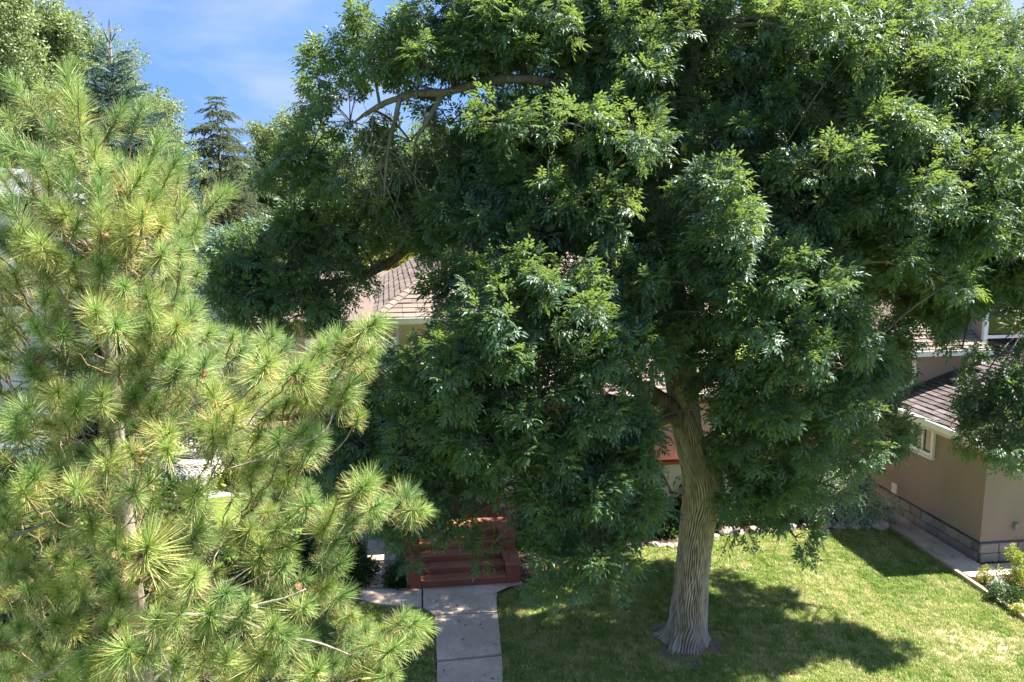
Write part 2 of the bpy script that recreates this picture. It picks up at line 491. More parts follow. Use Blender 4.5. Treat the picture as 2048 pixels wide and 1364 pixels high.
def shingle(name, a, b, c):
    m = Mat(name, 0.95, 0.1)
    f = m.mix(0.5, m.attr('tone'), m.rand())
    n2 = m.noise(m.co('World'), 120, 3, 0.7); n1 = m.noise(m.co('World'), 1.2, 4)
    k = m.ramp(f, [(0.1, a), (0.5, b), (0.9, c)])
    k = m.mix(0.5, k, m.ramp(n2, [(0.3, (0.7, 0.7, 0.7)), (0.7, (1.25, 1.25, 1.25))]), 'MULTIPLY')
    k = m.mix(0.4, k, m.ramp(n1, [(0.3, (0.8, 0.8, 0.8)), (0.7, (1.12, 1.12, 1.12))]), 'MULTIPLY')
    return m.color(k).bump(n2, 0.5, 0.004).m
M['brown_shingle'] = shingle('brown_shingle', (0.15, 0.115, 0.098), (0.20, 0.157, 0.134), (0.25, 0.20, 0.17))
M['grey_shingle'] = shingle('grey_shingle', (0.075, 0.062, 0.06), (0.115, 0.096, 0.092), (0.165, 0.14, 0.132))
M['slate_shingle'] = shingle('slate_shingle', (0.17, 0.17, 0.19), (0.23, 0.23, 0.26), (0.3, 0.3, 0.33))
def paint(name, c, rough=0.5, var=0.12):
    m = Mat(name, rough, 0.4); w = m.co('Object')
    n1 = m.noise(w, 2.2, 5, 0.65); n2 = m.noise(w, 35, 3, 0.6)
    k = m.mix(1.0, c, m.ramp(m.mix(0.4, n1, n2), [(0.3, (1 - 2 * var,) * 3), (0.65, (1.04,) * 3)]), 'MULTIPLY')
    return m.color(k).bump(n2, 0.15, 0.003).m
M['white_paint'] = paint('white_paint', (0.78, 0.78, 0.76), 0.45, 0.06)
M['cream_paint'] = paint('cream_paint', (0.70, 0.66, 0.55), 0.6, 0.08)
M['red_paint'] = paint('red_paint', (0.26, 0.075, 0.045), 0.6, 0.22)
M['orange_trim'] = paint('orange_trim', (0.33, 0.055, 0.02), 0.5, 0.1)
M['tread_paint'] = paint('tread_paint', (0.38, 0.15, 0.09), 0.55, 0.28)
M['edging'] = paint('edging', (0.44, 0.35, 0.22), 0.8, 0.25)
M['galvanised'] = paint('galvanised', (0.36, 0.36, 0.37), 0.4, 0.1)
M['dark_metal'] = paint('dark_metal', (0.06, 0.06, 0.07), 0.45, 0.1)
M['grey_box'] = paint('grey_box', (0.30, 0.28, 0.25), 0.5, 0.1)
M['fence_wood'] = bark('fence_wood', (0.28, 0.19, 0.10), (0.42, 0.30, 0.17), (0.55, 0.42, 0.26), 12, 0.2)
_m = Mat('block', 0.95, 0.1); _x = _m.noise(_m.co('World'), 30, 5, 0.7)
_c = _m.ramp(_m.rand(), [(0, (0.27, 0.23, 0.20)), (1, (0.37, 0.32, 0.28))])
M['block'] = _m.color(_m.mix(0.6, _c, _m.ramp(_x, [(0.3, (0.6, 0.6, 0.6)), (0.7, (1.3, 1.3, 1.3))]), 'MULTIPLY')).bump(_x, 1.0, 0.02).m
M['mortar'] = Mat('mortar', 0.95, 0.1).color((0.20, 0.18, 0.16)).m
_m = Mat('glass', 0.05, 0.6); _m.color((0.012, 0.014, 0.018)); M['glass'] = _m.m
_m = Mat('screen', 0.6, 0.2); _m.color((0.03, 0.03, 0.035)); M['screen'] = _m.m
M['wire'] = Mat('wire', 0.5, 0.3).color((0.55, 0.55, 0.56)).m
M['lamp_glass'] = Mat('lamp_glass', 0.2, 0.5).color((0.75, 0.42, 0.05)).m
M['dead_pine'] = bark('dead_pine', (0.16, 0.13, 0.11), (0.28, 0.235, 0.20), (0.42, 0.36, 0.31), 30, 0.6)
M['dry_leaf'] = leaf_mat('dry_leaf', (0.20, 0.13, 0.05), (0.42, 0.30, 0.12), (0.3, 0.2, 0.08), 0.7, 0.2, 0.15)
_m = Mat('soil', 0.95, 0.1); _x = _m.noise(_m.co('World'), 22, 5, 0.75)
M['soil'] = _m.color(_m.ramp(_x, [(0.3, (0.10, 0.075, 0.05)), (0.55, (0.22, 0.175, 0.125)), (0.75, (0.36, 0.30, 0.22))])).bump(_x, 0.8, 0.03).m
_m = Mat('worn_soil', 0.95, 0.1); _x = _m.noise(_m.co('World'), 16, 5, 0.75)
M['worn_soil'] = _m.color(_m.ramp(_x, [(0.3, (0.22, 0.19, 0.10)), (0.5, (0.36, 0.30, 0.18)), (0.75, (0.50, 0.42, 0.29))])).bump(_x, 0.8, 0.03).m

# ================================================================== ground and paths
def sheet(name, poly, z, mat, kind='structure'):
    n = len(poly); p = np.asarray(poly, float)[:, :2]
    V = np.vstack([np.c_[p, np.full(n, z)], [*p.mean(0), z]])
    o = link(name, make_mesh(name, V, F3=[[i, (i + 1) % n, n] for i in range(n)], mats=(mat,)))
    return tag(o, kind=kind)
sheet('ground', [(-600, -200), (600, -200), (600, 900), (-600, 900)], 0.0, M['soil_turf'])

def curve2(px, n=10):
    """smooth ground outline through pixels"""
    q = np.array([[*P(u, v)[:2], 0, 0] for u, v in px])
    return smooth_path(q, 0.06)[:, :2]
def gap_line(a, b, t):
    return np.asarray(a) + (np.asarray(b) - np.asarray(a)) * t

# front walk: slabs cast between dark joints
walk = sheet('front_walk', [P(872, 1420)[:2], P(1006, 1420)[:2], P(990, 1190)[:2], P(1030, 1166)[:2], P(722, 1180)[:2], P(724, 1196)[:2], P(770, 1214)[:2], P(870, 1232)[:2]], 0.006, M['mulch'])
def slab_part(parent, pts, z1, mat=None, name='slab'):
    return MB().slab(np.asarray(pts)[:, :2], 0.0, z1).build(name, mat or M['concrete'], parent, bevel=0.008)
ground_px = lambda L: np.array([P(u, v)[:2] for u, v in L])
jl = lambda u: 1326 + (u - 875) * (1313.5 - 1326) / (1003 - 875)
j2 = lambda u: 1235 + (u - 868) * (1229 - 1235) / (995 - 868)
slab_part(walk, np.vstack([ground_px([(874, 1430), (1007, 1430), (1004, jl(1004) + 3)]), ground_px([(874, jl(874) + 3)])]), 0.045)
slab_part(walk, np.vstack([ground_px([(874, jl(874) - 2), (1003, jl(1003) - 2), (999, 1270), (995, j2(995) + 1.2), (870, j2(870) + 1.2)])]), 0.05)
right_edge = curve2([(994.5, j2(995) - 1.0), (993, 1206), (996, 1190), (1016, 1179), (1046, 1172)])
left_edge = curve2([(846.5, 1220), (858, 1226), (867, j2(867) - 1.0)])
slab_part(walk, np.vstack([left_edge, right_edge, ground_px([(1042, 1166), (846, 1180)])]), 0.045)
side_curve = curve2([(719, 1180), (720, 1194), (732, 1205), (752, 1211), (790, 1215), (843, 1219)])
slab_part(walk, np.vstack([side_curve, ground_px([(843.5, 1181), (786, 1181), (745, 1182)])]), 0.048)
slab_part(walk, ground_px([(721, 1178.5), (786, 1175), (790, 1133), (729, 1134)]), 0.05)
slab_part(walk, ground_px([(729.5, 1132), (790, 1131), (797, 1082), (737, 1083)]), 0.046)

# ---- ash-side: garden bed, rocks, side walk, gravel, edging
bed_px = [(1030, 1174), (1120, 1130), (1290, 1092), (1345, 1092), (1450, 1072), (1560, 1062), (1700, 1058), (1752, 1056), (1752, 1010), (1725, 955), (1560, 940), (1300, 950), (1060, 1060), (1035, 1120)]
sheet('garden_bed', ground_px(bed_px), 0.012, M['mulch'])

bed2_px = [(1930, 1152), (1985, 1195), (2080, 1258), (2200, 1330), (2300, 1250), (2150, 1140), (2060, 1098), (1995, 1098), (1960, 1140)]
sheet('planting_bed', ground_px(bed2_px), 0.014, M['mulch'])


Lq = [(1704, 945), (1745, 1002), (1765, 1018), (1812, 1050), (1852, 1081), (1895, 1112), (1948, 1150)]
Rq = [(1728, 945), (1770, 985), (1806, 1006), (1853, 1038), (1900, 1073), (1950, 1107), (1958, 1130)]
Rn = [P(*q)[:2] for q in Rq]
Nc = P(1956, 1126)
def Nw(x, y, z=0.0): return Nc + E1 * x + E2 * y + np.array([0, 0, z])
sw = sheet('side_walk', [Nw(-.05, 8.6)[:2], Nw(-.7, 8.6)[:2], Nw(-.7, -.1)[:2], Nw(-.64, -.64)[:2], Nw(.92, -.68)[:2], Nw(.92, -.1)[:2], Nw(-.05, -.1)[:2]], 0.006, M['mulch'])
for k in range(5):
    tL0, tL1 = k / 5, (k + 1) / 5
    d0, d1 = 8.6 * (1 - tL0) - 0.05, 8.6 * (1 - tL1) + 0.012 - 0.05
    w = 0.62
    slab_part(sw, np.array([Nw(-0.06, d1), Nw(-0.06, d0), Nw(-0.06 - w, d0), Nw(-0.06 - w, d1)]), 0.04 + 0.005 * (k % 2), M['side_concrete'])
slab_part(sw, np.array([Nw(0.9, -0.16), Nw(-0.06, -0.16), Nw(-0.06, -0.065), Nw(-0.68, -0.065), Nw(-0.62, -0.62), Nw(0.9, -0.66)])[[0, 1, 2, 3, 4, 5]], 0.042, M['side_concrete'])

# lawn edging: a pale timber strip
eg = MB()
ep = smooth_path(np.array([[*P(u, v)[:2], 0.05, 0] for u, v in [(1752, 1040), (1785, 1062), (1818, 1085), (1900, 1142), (1985, 1200), (2046, 1241), (2120, 1292)]]), 0.25)[:, :3]
for a, b in zip(ep[:-1], ep[1:]):
    eg.bar(a, b + (b - a) * 0.01, 0.07, 0.11)
tag(eg.build('lawn_edging', M['edging']), 'long pale tan edging strip between the sunny lawn and the gravel', 'edging')

# pebbles along the side walk
def pebble_mesh(seed, flat=0.6):
    r = np.random.default_rng(seed)
    ph = (1 + 5 ** .5) / 2
    V = np.array([[-1, ph, 0], [1, ph, 0], [-1, -ph, 0], [1, -ph, 0], [0, -1, ph], [0, 1, ph], [0, -1, -ph], [0, 1, -ph], [ph, 0, -1], [ph, 0, 1], [-ph, 0, -1], [-ph, 0, 1]])
    V = V / np.linalg.norm(V[0]) * r.uniform(0.75, 1.2, (12, 1)) * np.array([1, r.uniform(.6, .9), flat])
    F = [[0, 11, 5], [0, 5, 1], [0, 1, 7], [0, 7, 10], [0, 10, 11], [1, 5, 9], [5, 11, 4], [11, 10, 2], [10, 7, 6], [7, 1, 8], [3, 9, 4], [3, 4, 2], [3, 2, 6], [3, 6, 8], [3, 8, 9], [4, 9, 5], [2, 4, 11], [6, 2, 10], [8, 6, 7], [9, 8, 1]]
    return V, F
PEB = []
for k in range(4):
    V, F = pebble_mesh(k); PEB.append(make_mesh('pebble_shape', V, F3=F, mats=(M['pebble'],), smooth=True))
def in_poly(x, y, poly):
    c = np.zeros(len(x), bool); n = len(poly); j = n - 1
    for i in range(n):
        xi, yi = poly[i]; xj, yj = poly[j]
        c ^= ((yi > y) != (yj > y)) & (x < (xj - xi) * (y - yi) / (yj - yi + 1e-12) + xi)
        j = i
    return c
def fill_poly(poly, dens):
    poly = np.asarray(poly)[:, :2]; lo, hi = poly.min(0), poly.max(0)
    n = int(dens * np.prod(hi - lo)); q = rng.uniform(lo, hi, (n, 2))
    return q[in_poly(q[:, 0], q[:, 1], poly)]
gp = np.array([Nw(-.70, 4.2)[:2], P(1756, 1040)[:2], P(1787, 1060)[:2], P(1820, 1083)[:2], P(1902, 1140)[:2], P(1965, 1182)[:2], Nw(-.66, -.62)[:2], Nw(-.70, -.1)[:2]])
sheet('gravel_strip', gp, 0.009, M['mulch'])
q = fill_poly(gp, 550); n = len(q)
tag(scatter('pebbles', np.c_[q, np.full(n, 0.025)], rng.uniform(0, 6, (n, 3)), rng.uniform(0.012, 0.034, n), rng.integers(0, 4, n), PEB), 'brown and grey pebbles beside the side walk', 'pebbles')

def chip_mesh():
    m = MB(); m.box((0, 0, 0), (1, 0.35, 0.14)); return m.mesh('chip_shape', (M['chip'],))
CHIP = [chip_mesh()]
q = np.vstack([fill_poly(ground_px(bed_px), 260), fill_poly(ground_px(bed2_px), 420)]); n = len(q)
tag(scatter('mulch_chips', np.c_[q, np.full(n, 0.025)], np.c_[rng.normal(0, .3, n), rng.normal(0, .3, n), rng.uniform(0, 6, n)], rng.uniform(0.03, 0.08, n), np.zeros(n), CHIP), 'loose dark mulch chips lying over the planting beds', 'mulch')

# border rocks
def rock(u, v, wpx, label, hh=0.75):
    c = P(u, v); w = wpx / FPX * np.linalg.norm(c - EYE)
    r = np.random.default_rng(int(u * 7 + v))
    n1, n2 = 20, 13
    th = np.linspace(0, 2 * PI, n1, endpoint=False); ph = np.linspace(0.02, PI - 0.02, n2)
    T, Q = np.meshgrid(th, ph)
    X = np.stack([np.sin(Q) * np.cos(T), np.sin(Q) * np.sin(T), np.cos(Q)], -1).reshape(-1, 3)
    d = np.ones(len(X))
    for _ in range(9):
        a = r.normal(size=3); a /= np.linalg.norm(a)
        d = np.minimum(d, r.uniform(0.68, 0.98) / np.maximum(X @ a, 0.05))
    X = X * d[:, None] * np.array([0.56, 0.42, 0.42 * hh]) * w
    i, j = np.meshgrid(np.arange(n2 - 1), np.arange(n1), indexing='ij'); k = (j + 1) % n1
    F = np.stack([i * n1 + j, (i + 1) * n1 + j, (i + 1) * n1 + k, i * n1 + k], -1).reshape(-1, 4)
    o = link('border_rock', make_mesh('border_rock', X, F4=F, mats=(M['rock'],)))
    o.location = (c[0], c[1], 0.42 * hh * w * 0.6); o.rotation_euler = (0, 0, r.uniform(0, 6))
    return tag(o, label, 'rock', 'rocks edging the garden bed')
rock(1309, 1094, 22, 'small tan rock left of the tree trunk at the mulch edge')
for u, w_ in ((1326, 16), (1339, 18), (1354, 18)):
    rock(u, 1095, w_, 'small pale stone in the row behind the tree trunk')
rock(1449, 1066, 34, 'pink angular boulder just right of the thick tree trunk')
rock(1432, 1076, 16, 'small grey stone leaning on the pink boulder')
for u, v, w_ in ((1478, 1068, 22), (1510, 1064, 24), (1545, 1063, 22), (1580, 1060, 26)):
    rock(u, v, w_, 'low stone under the drooping leaves right of the trunk')
for u, v, w_ in ((1612, 1058, 26), (1650, 1057, 28), (1676, 1057, 26), (1704, 1057, 28)):
    rock(u, v, w_, 'grey stone in the edge below the silver green shrub')
rock(1758, 1056, 40, 'large pinkish boulder at the corner beside the side walk', 0.6)
rock(2040, 1222, 26, 'pale rounded stone in the sunny planting bed')

# left of the bungalow: gravel drive, grey drive, far paving
sheet('gravel_drive', ground_px([(250, 1010), (560, 985), (590, 845), (420, 822), (230, 850)]), 0.006, M['pale_gravel'])
sheet('back_paving', ground_px([(400, 700), (800, 700), (770, 668), (520, 655), (380, 660)]), 0.008, M['pale_gravel'])
sheet('asphalt_drive', ground_px([(-300, 930), (170, 905), (190, 862), (-200, 855)]), 0.006, M['asphalt'])

# ================================================================== bungalow
AB_ = P(1370, 1283)
Bo = P(928, 1176)
bung = thing('bungalow', 'cream bungalow with brown hipped roof and red porch behind the big tree', 'house', Bo, YAW)
def Bw(x, y, z=0.0): return Bo + E1 * x + E2 * y + np.array([0, 0, z])
def Bl(p):
    q = np.asarray(p) - Bo
    return np.array([q @ E1, q @ E2, q[2]])
SW = 0.78                      # half width of the stair
# stairs
ris = [0.20, 0.125, 0.125, 0.125, 0.125]; td = 0.26
z = 0.0; y = 0.0
for k, h in enumerate(ris):
    MB().box((0, y + 0.015, z + (h - 0.035) / 2), (2 * SW, 0.03, h - 0.035)).build('riser', M['red_paint'], bung)
    z += h
    if k < 4:
        MB().box((0, y + td / 2 - 0.005, z - 0.0175), (2 * SW, td + 0.02, 0.035)).build('tread', M['tread_paint'], bung, bevel=0.006)
    y += td
FZ, FY = z, y - td             # porch floor height, front edge
for s in (-1, 1):
    ck = MB()
    ck.box((s * (SW + 0.135), 0.30, 0.20), (0.26, 0.62, 0.40))
    ck.box((s * (SW + 0.135), 0.86, 0.345), (0.26, 0.50, 0.69))
    c = ck.build('cheek_wall', M['red_paint'], bung, bevel=0.008)
    MB().box((s * (SW + 0.135), 0.29, 0.415), (0.30, 0.66, 0.03)).box((s * (SW + 0.135), 0.86, 0.705), (0.30, 0.54, 0.03)).build('cap', M['tread_paint'], c, bevel=0.006)
    MB().tube([(s * (SW + 0.06), 0.12, 0.43), (s * (SW + 0.06), 0.12, 1.2)], 0.014, 6).tube([(s * (SW + 0.06), 0.12, 1.2), (s * (SW + 0.06), 1.05, 1.7)], 0.016, 6).build('handrail', M['red_paint'], bung)
PX0, PX1 = -1.10, 6.2          # porch extent along the front
LD = 1.15                      # landing between the steps and the porch
FP = FY + LD
PD = 1.9
MB().box((0, FY + LD / 2, FZ - 0.02), (2 * SW + 0.5, LD - 0.004, 0.04)).build('landing', M['tread_paint'], bung)
MB().box((0, FY + LD / 2 + 0.03, (FZ - 0.045) / 2), (2 * SW + 0.46, LD - 0.03, FZ - 0.045)).build('landing_base', M['red_paint'], bung)
MB().box(((PX0 + PX1) / 2, FP + PD / 2, FZ - 0.03), (PX1 - PX0, PD, 0.06)).build('porch_floor', M['tread_paint'], bung)
for x0, x1 in ((SW + 0.28, PX1),):
    MB().box(((x0 + x1) / 2, FP + 0.05, (FZ - 0.06) / 2), (x1 - x0, 0.08, FZ - 0.06)).build('porch_skirt', M['cream_siding'], bung)
# half wall with red rail
for x0, x1 in ((PX0, -SW - 0.02), (SW + 0.18, PX1)):
    w = MB().box(((x0 + x1) / 2, FP + 0.06, FZ + 0.38), (x1 - x0, 0.10, 0.76)).build('half_wall', M['cream_siding'], bung)
    MB().box(((x0 + x1) / 2, FP + 0.06, FZ + 0.79), (x1 - x0 + 0.04, 0.18, 0.06)).build('rail', M['orange_trim'], w)
PZ = Bl(PP(1410, 786, Bw(0, FP - 0.45), -E2))[2]     # porch eave
for x in (PX0 + 0.08, SW + 0.1, 2.3, 4.2, PX1 - 0.08):
    MB().box((x, FP + 0.06, (FZ + PZ - 0.31) / 2), (0.13, 0.13, PZ - 0.31 - FZ)).build('porch_post', M['orange_trim'], bung, bevel=0.01)
MB().box(((PX0 + PX1) / 2, FP + 0.06, PZ - 0.2), (PX1 - PX0 + 0.1, 0.16, 0.26)).build('porch_beam', M['orange_trim'], bung)
# front wall, side walls
WY, WD = FP + PD, 8.2
_c0, _c1 = Bl(PP(746, 636, Bw(0, WY - 0.5), -E2)), Bl(PP(1500, 622, Bw(0, WY - 0.5), -E2))
EZ, WX0, WX1 = _c0[2] - 0.10, _c0[0] + 0.55, _c1[0] - 0.55
wm = MB()
wm.box(((WX0 + WX1) / 2, WY + WD / 2, EZ / 2 - 0.02), (WX1 - WX0, WD, EZ - 0.04))
wall = wm.build('wall', M['cream_siding'], bung)
dr = MB().box((0, WY - 0.03, FZ + 1.05), (0.95, 0.07, 2.1)).build('door', M['orange_trim'], bung)
MB().box((0, WY - 0.075, FZ + 1.45), (0.55, 0.02, 0.9)).build('pane', M['glass'], dr)
for x in (1.9, 3.8):
    wf = MB()
    for dx in (-0.62, 0.62): wf.box((x + dx, WY - 0.03, FZ + 1.45), (0.12, 0.08, 1.5))
    for dz in (-0.70, 0.0, 0.70): wf.box((x, WY - 0.035, FZ + 1.45 + dz), (1.13, 0.07, 0.10))
    wo = wf.build('window', M['orange_trim'], bung)
    MB().box((x, WY - 0.012, FZ + 1.45), (1.14, 0.02, 1.32)).build('pane', M['glass'], wo)
# wall lamp on the porch, its amber glow put into the base colour
lp = PP(1171, 857, Bw(0, WY - 0.1), -E2); ll = Bl(lp)
wl_ = MB().box((ll[0], WY - 0.09, ll[2]), (0.16, 0.14, 0.2)).build('wall_lamp', M['lamp_glass'], bung, bevel=0.02)

def shingled(roof, quad, nrm, ex, course, width, mat, near=None, limit=0, thick=0.012, lift=0.02, cut=None):
    """Rows of shingles over a roof plane. quad: eave start, eave direction, up-slope direction, length, slope length.
    The pieces nearest to `near` are parts of their own; the others are joined."""
    o, e, s, L, H = quad
    rest = MB(); items = []
    rows = int(H / course)
    hs = []
    for r in range(rows + 1):
        x = -rng.uniform(0, width); yy = r * course
        while x < L:
            w = width * rng.uniform(0.75, 1.25)
            items.append((x, yy, w)); x += w
    out = []
    for x, yy, w in items:
        x0, x1 = max(x, 0), min(x + w, L)
        if cut is not None:
            lo, hi = cut(yy + course * 0.5)
            x0, x1 = max(x0, lo), min(x1, hi)
        if x1 - x0 < 0.03: continue
        out.append((x0 + 0.004, x1 - 0.004, yy))
    o, e, s, nrm = map(np.asarray, (o, e, s, nrm))
    def piece(x0, x1, yy):
        h = course * 1.25; t = rng.uniform(0.6, 1.4)
        a = o + e * x0 + s * (yy - 0.01); b = o + e * x1 + s * (yy - 0.01)
        c = o + e * x1 + s * (yy + h); d = o + e * x0 + s * (yy + h)
        up = lift * t
        top = [a + nrm * (up + thick), b + nrm * (up + thick), c + nrm * 0.004, d + nrm * 0.004]
        bot = [a + nrm * 0.0, b + nrm * 0.0, c - nrm * 0.006, d - nrm * 0.006]
        return np.array(top + bot)
    F = [[0, 1, 2, 3], [7, 6, 5, 4], [0, 4, 5, 1], [1, 5, 6, 2], [2, 6, 7, 3], [3, 7, 4, 0]]
    mid = np.array([o + e * (x0 + x1) / 2 + s * yy for x0, x1, yy in out])
    order = np.argsort(np.linalg.norm(mid - np.asarray(near), axis=1)) if near is not None else np.arange(len(out))
    for rank, i in enumerate(order):
        m = rest if rank >= limit else MB()
        m.add(piece(*out[i]), F4=F, tone=rng.uniform(0, 1))
        if rank < limit: m.build('shingle', mat, roof)
    if rest.V:
        st = rest.build('shingle_rows', mat, roof); st['kind'] = 'stuff'

# main hipped roof
RX0, RX1, RY0, RY1 = WX0 - 0.55, WX1 + 0.55, WY - 0.50, WY + WD + 0.5
SLP = 0.66
hd = (RX1 - RX0) / 2
hx = (RX0 + RX1) / 2
yd = min(hd, (RY1 - RY0) / 2)
RZ = EZ + 0.10
apex_f = np.array([hx, RY0 + yd, RZ + yd * SLP]) if hd <= (RY1 - RY0) / 2 else None
A, B_, C_, D_ = (np.array([RX0, RY0, RZ]), np.array([RX1, RY0, RZ]), np.array([RX1, RY1, RZ]), np.array([RX0, RY1, RZ]))
g0, g1 = np.array([hx, RY0 + hd, RZ + hd * SLP]), np.array([hx, RY1 - hd, RZ + hd * SLP])
rv = np.array([A, B_, C_, D_, g0, g1])
rv2 = np.vstack([rv, rv - [0, 0, 0.1]])
roof = link('roof', make_mesh('roof', rv2, F3=[[0, 1, 4], [2, 3, 5]], F4=[[1, 2, 5, 4], [3, 0, 4, 5], [6, 7, 1, 0], [7, 8, 2, 1], [8, 9, 3, 2], [9, 6, 0, 3], [9, 8, 7, 6]], mats=(M['brown_shingle'],)), bung)
sl_ = math.hypot(1, SLP)
fn = np.array([0, -SLP, 1]) / sl_; ln = np.array([-SLP, 0, 1]) / sl_
near_l = np.array([RX0 + 0.9, RY0 + 0.8, RZ + 0.6])
shingled(roof, (A, (1, 0, 0), np.array([0, 1, SLP]) / sl_, 2 * hd, hd * sl_), fn, None, 0.155, 0.30, M['brown_shingle'], near_l, 190, cut=lambda yy: (yy / sl_, 2 * hd - yy / sl_))
shingled(roof, (D_, (0, -1, 0), np.array([1, 0, SLP]) / sl_, RY1 - RY0, hd * sl_), ln, None, 0.155, 0.30, M['brown_shingle'], near_l, 60, cut=lambda yy: (yy / sl_, RY1 - RY0 - yy / sl_))
# hip caps
hipd = (g0 - A) / np.linalg.norm(g0 - A); hl = np.linalg.norm(g0 - A)
hn = (fn + ln) / np.linalg.norm(fn + ln)
for k in range(int(hl / 0.17)):
    c = A + hipd * (0.05 + 0.17 * k)
    for side in (0,):
        sx = np.cross(hn, hipd)
        m = MB()
        top = []
        for t, off in ((0, 0.034), (0.21, 0.018)):
            for sgn, dr_ in ((-1, -0.045), (0, 0.0), (1, -0.045)):
                top.append(c + hipd * t + sx * sgn * 0.13 + hn * (off + dr_ + 0.02))
        top = np.array(top); bot = top - hn * 0.016
        m.add(np.vstack([top, bot]), F4=[[0, 3, 4, 1], [1, 4, 5, 2], [6, 7, 10, 9], [7, 8, 11, 10], [0, 1, 7, 6], [1, 2, 8, 7], [3, 9, 10, 4], [4, 10, 11, 5], [0, 6, 9, 3], [2, 5, 11, 8]], tone=rng.uniform(0.4, 1))
        if k < 30: m.build('hip_shingle', M['brown_shingle'], roof)
        else: break
# right hip, joined ridge strip
MB().tube([B_ + [0, 0, 0.02], g0 + [0, 0, 0.03]], 0.06, 8).tube([g0 + [0, 0, 0.03], g1 + [0, 0, 0.03]], 0.06, 8).build('ridge_cap', M['brown_shingle'], roof)
# gutter and fascia
def gutter(m, a, b, out, w=0.12, h=0.11, t=0.012):
    a, b, out = np.asarray(a, float), np.asarray(b, float), np.asarray(out, float)
    m.bar(a + out * w, b + out * w, t, h); m.bar(a - [0, 0, h / 2] + out * w / 2, b - [0, 0, h / 2] + out * w / 2, w, t); m.bar(a, b, t, h)
    m.bar(a + out * (w + .01) + [0, 0, h / 2], b + out * (w + .01) + [0, 0, h / 2], 0.03, 0.015)
m = MB(); gutter(m, (RX0, RY0 - 0.02, RZ - 0.06), (RX1, RY0 - 0.02, RZ - 0.06), (0, -1, 0)); m.build('gutter', M['white_paint'], bung)
MB().box((RX0 + 0.0, (RY0 + RY1) / 2, RZ - 0.09), (0.03, RY1 - RY0 - 0.04, 0.14)).build('fascia', M['cream_paint'], bung)
MB().box(((RX0 + RX1) / 2, (RY0 + WY) / 2, RZ - 0.14), (RX1 - RX0 - 0.04, 0.5, 0.03)).build('soffit', M['cream_paint'], bung)
dsx = Bl(PP(770, 655, Bw(0, RY0 + 0.15), -E2))[0]
MB().tube([(dsx, RY0 + 0.05, RZ - 0.15), (dsx, RY0 + 0.12, RZ - 0.35), (WX0 - 0.06, WY - 0.06, RZ - 0.75), (WX0 - 0.06, WY - 0.06, 0.1)], 0.04, 6).build('downspout', M['cream_paint'], bung)
# porch roof: hipped skirt leaning on the front wall
QX0, QX1, QY0 = PX0 - 0.1, PX1 + 0.35, FP - 0.38
ps = 0.36
qd = WY - QY0
q0, q1 = np.array([QX0, QY0, PZ]), np.array([QX1, QY0, PZ])
q2, q3 = np.array([QX1 - 0.9, WY, PZ + qd * ps]), np.array([QX0 + 0.9, WY, PZ + qd * ps])
e0, e1 = np.array([QX0, WY, PZ]), np.array([QX1, WY, PZ])
pv = np.array([q0, q1, q2, q3, e0, e1]); pv2 = np.vstack([pv, pv[[0, 1, 4, 5]] - [0, 0, 0.08]])
proof = link('porch_roof', make_mesh('porch_roof', pv2, F4=[[0, 1, 2, 3], [6, 7, 1, 0], [8, 9, 7, 6]], F3=[[1, 5, 2], [4, 0, 3]], mats=(M['brown_shingle'],)), bung)
pl_ = math.hypot(1, ps); pn = np.array([0, -ps, 1]) / pl_
shingled(proof, (q0, (1, 0, 0), np.array([0, 1, ps]) / pl_, QX1 - QX0, qd * pl_), pn, None, 0.155, 0.3, M['brown_shingle'], np.array([3.6, QY0 + .3, PZ]), 50, cut=lambda yy: (0.9 * yy / pl_ / qd, QX1 - QX0 - 0.9 * yy / pl_ / qd))
m = MB(); gutter(m, (QX0, QY0 - 0.02, PZ - 0.05), (QX1, QY0 - 0.02, PZ - 0.05), (0, -1, 0)); m.build('gutter', M['white_paint'], bung)

# chain-link gate beside the bungalow steps
G0, G1 = P(733, 1131), P(794, 1128)
gx = (G1 - G0); gw = np.linalg.norm(gx); gx /= gw
gate = thing('chain_link_gate', 'galvanised chain link gate across the shaded walk beside the red steps', 'gate', G0, math.atan2(gx[1], gx[0]))
gh = 1.15
fm = MB()
for a, b in (((0, 0, .06), (0, 0, gh)), ((gw, 0, .06), (gw, 0, gh)), ((0, 0, .08), (gw, 0, .08)), ((0, 0, gh), (gw, 0, gh))): fm.tube([a, b], 0.019, 8)
fm.build('frame', M['galvanised'], gate)
for x in (-0.07, gw + 0.07): MB().tube([(x, 0, 0), (x, 0, gh + 0.12)], 0.03, 8).build('post', M['galvanised'], gate)
wmsh = MB(); st = 0.055
k = -gh
while k < gw:
    for sgn in (1, -1):
        pts = []
        for t in (0.08, gh):
            x = k + (t if sgn == 1 else gh - t); pts.append([x, 0.003 * sgn, t])
        a, b = np.array(pts[0]), np.array(pts[1])
        # clip to the frame
        def clip(p, q):
            out = []
            d = q - p
            t0, t1 = 0.0, 1.0
            if abs(d[0]) > 1e-6:
                ta, tb = (0 - p[0]) / d[0], (gw - p[0]) / d[0]
                t0, t1 = max(t0, min(ta, tb)), min(t1, max(ta, tb))
            return (p + d * t0, p + d * t1) if t1 > t0 else None
        cl = clip(a, b)
        if cl is not None: wmsh.tube(np.array(cl), 0.0026, 3, cap=False)
    k += st
wmsh.build('wire_mesh', M['galvanised'], gate)['kind'] = 'stuff'

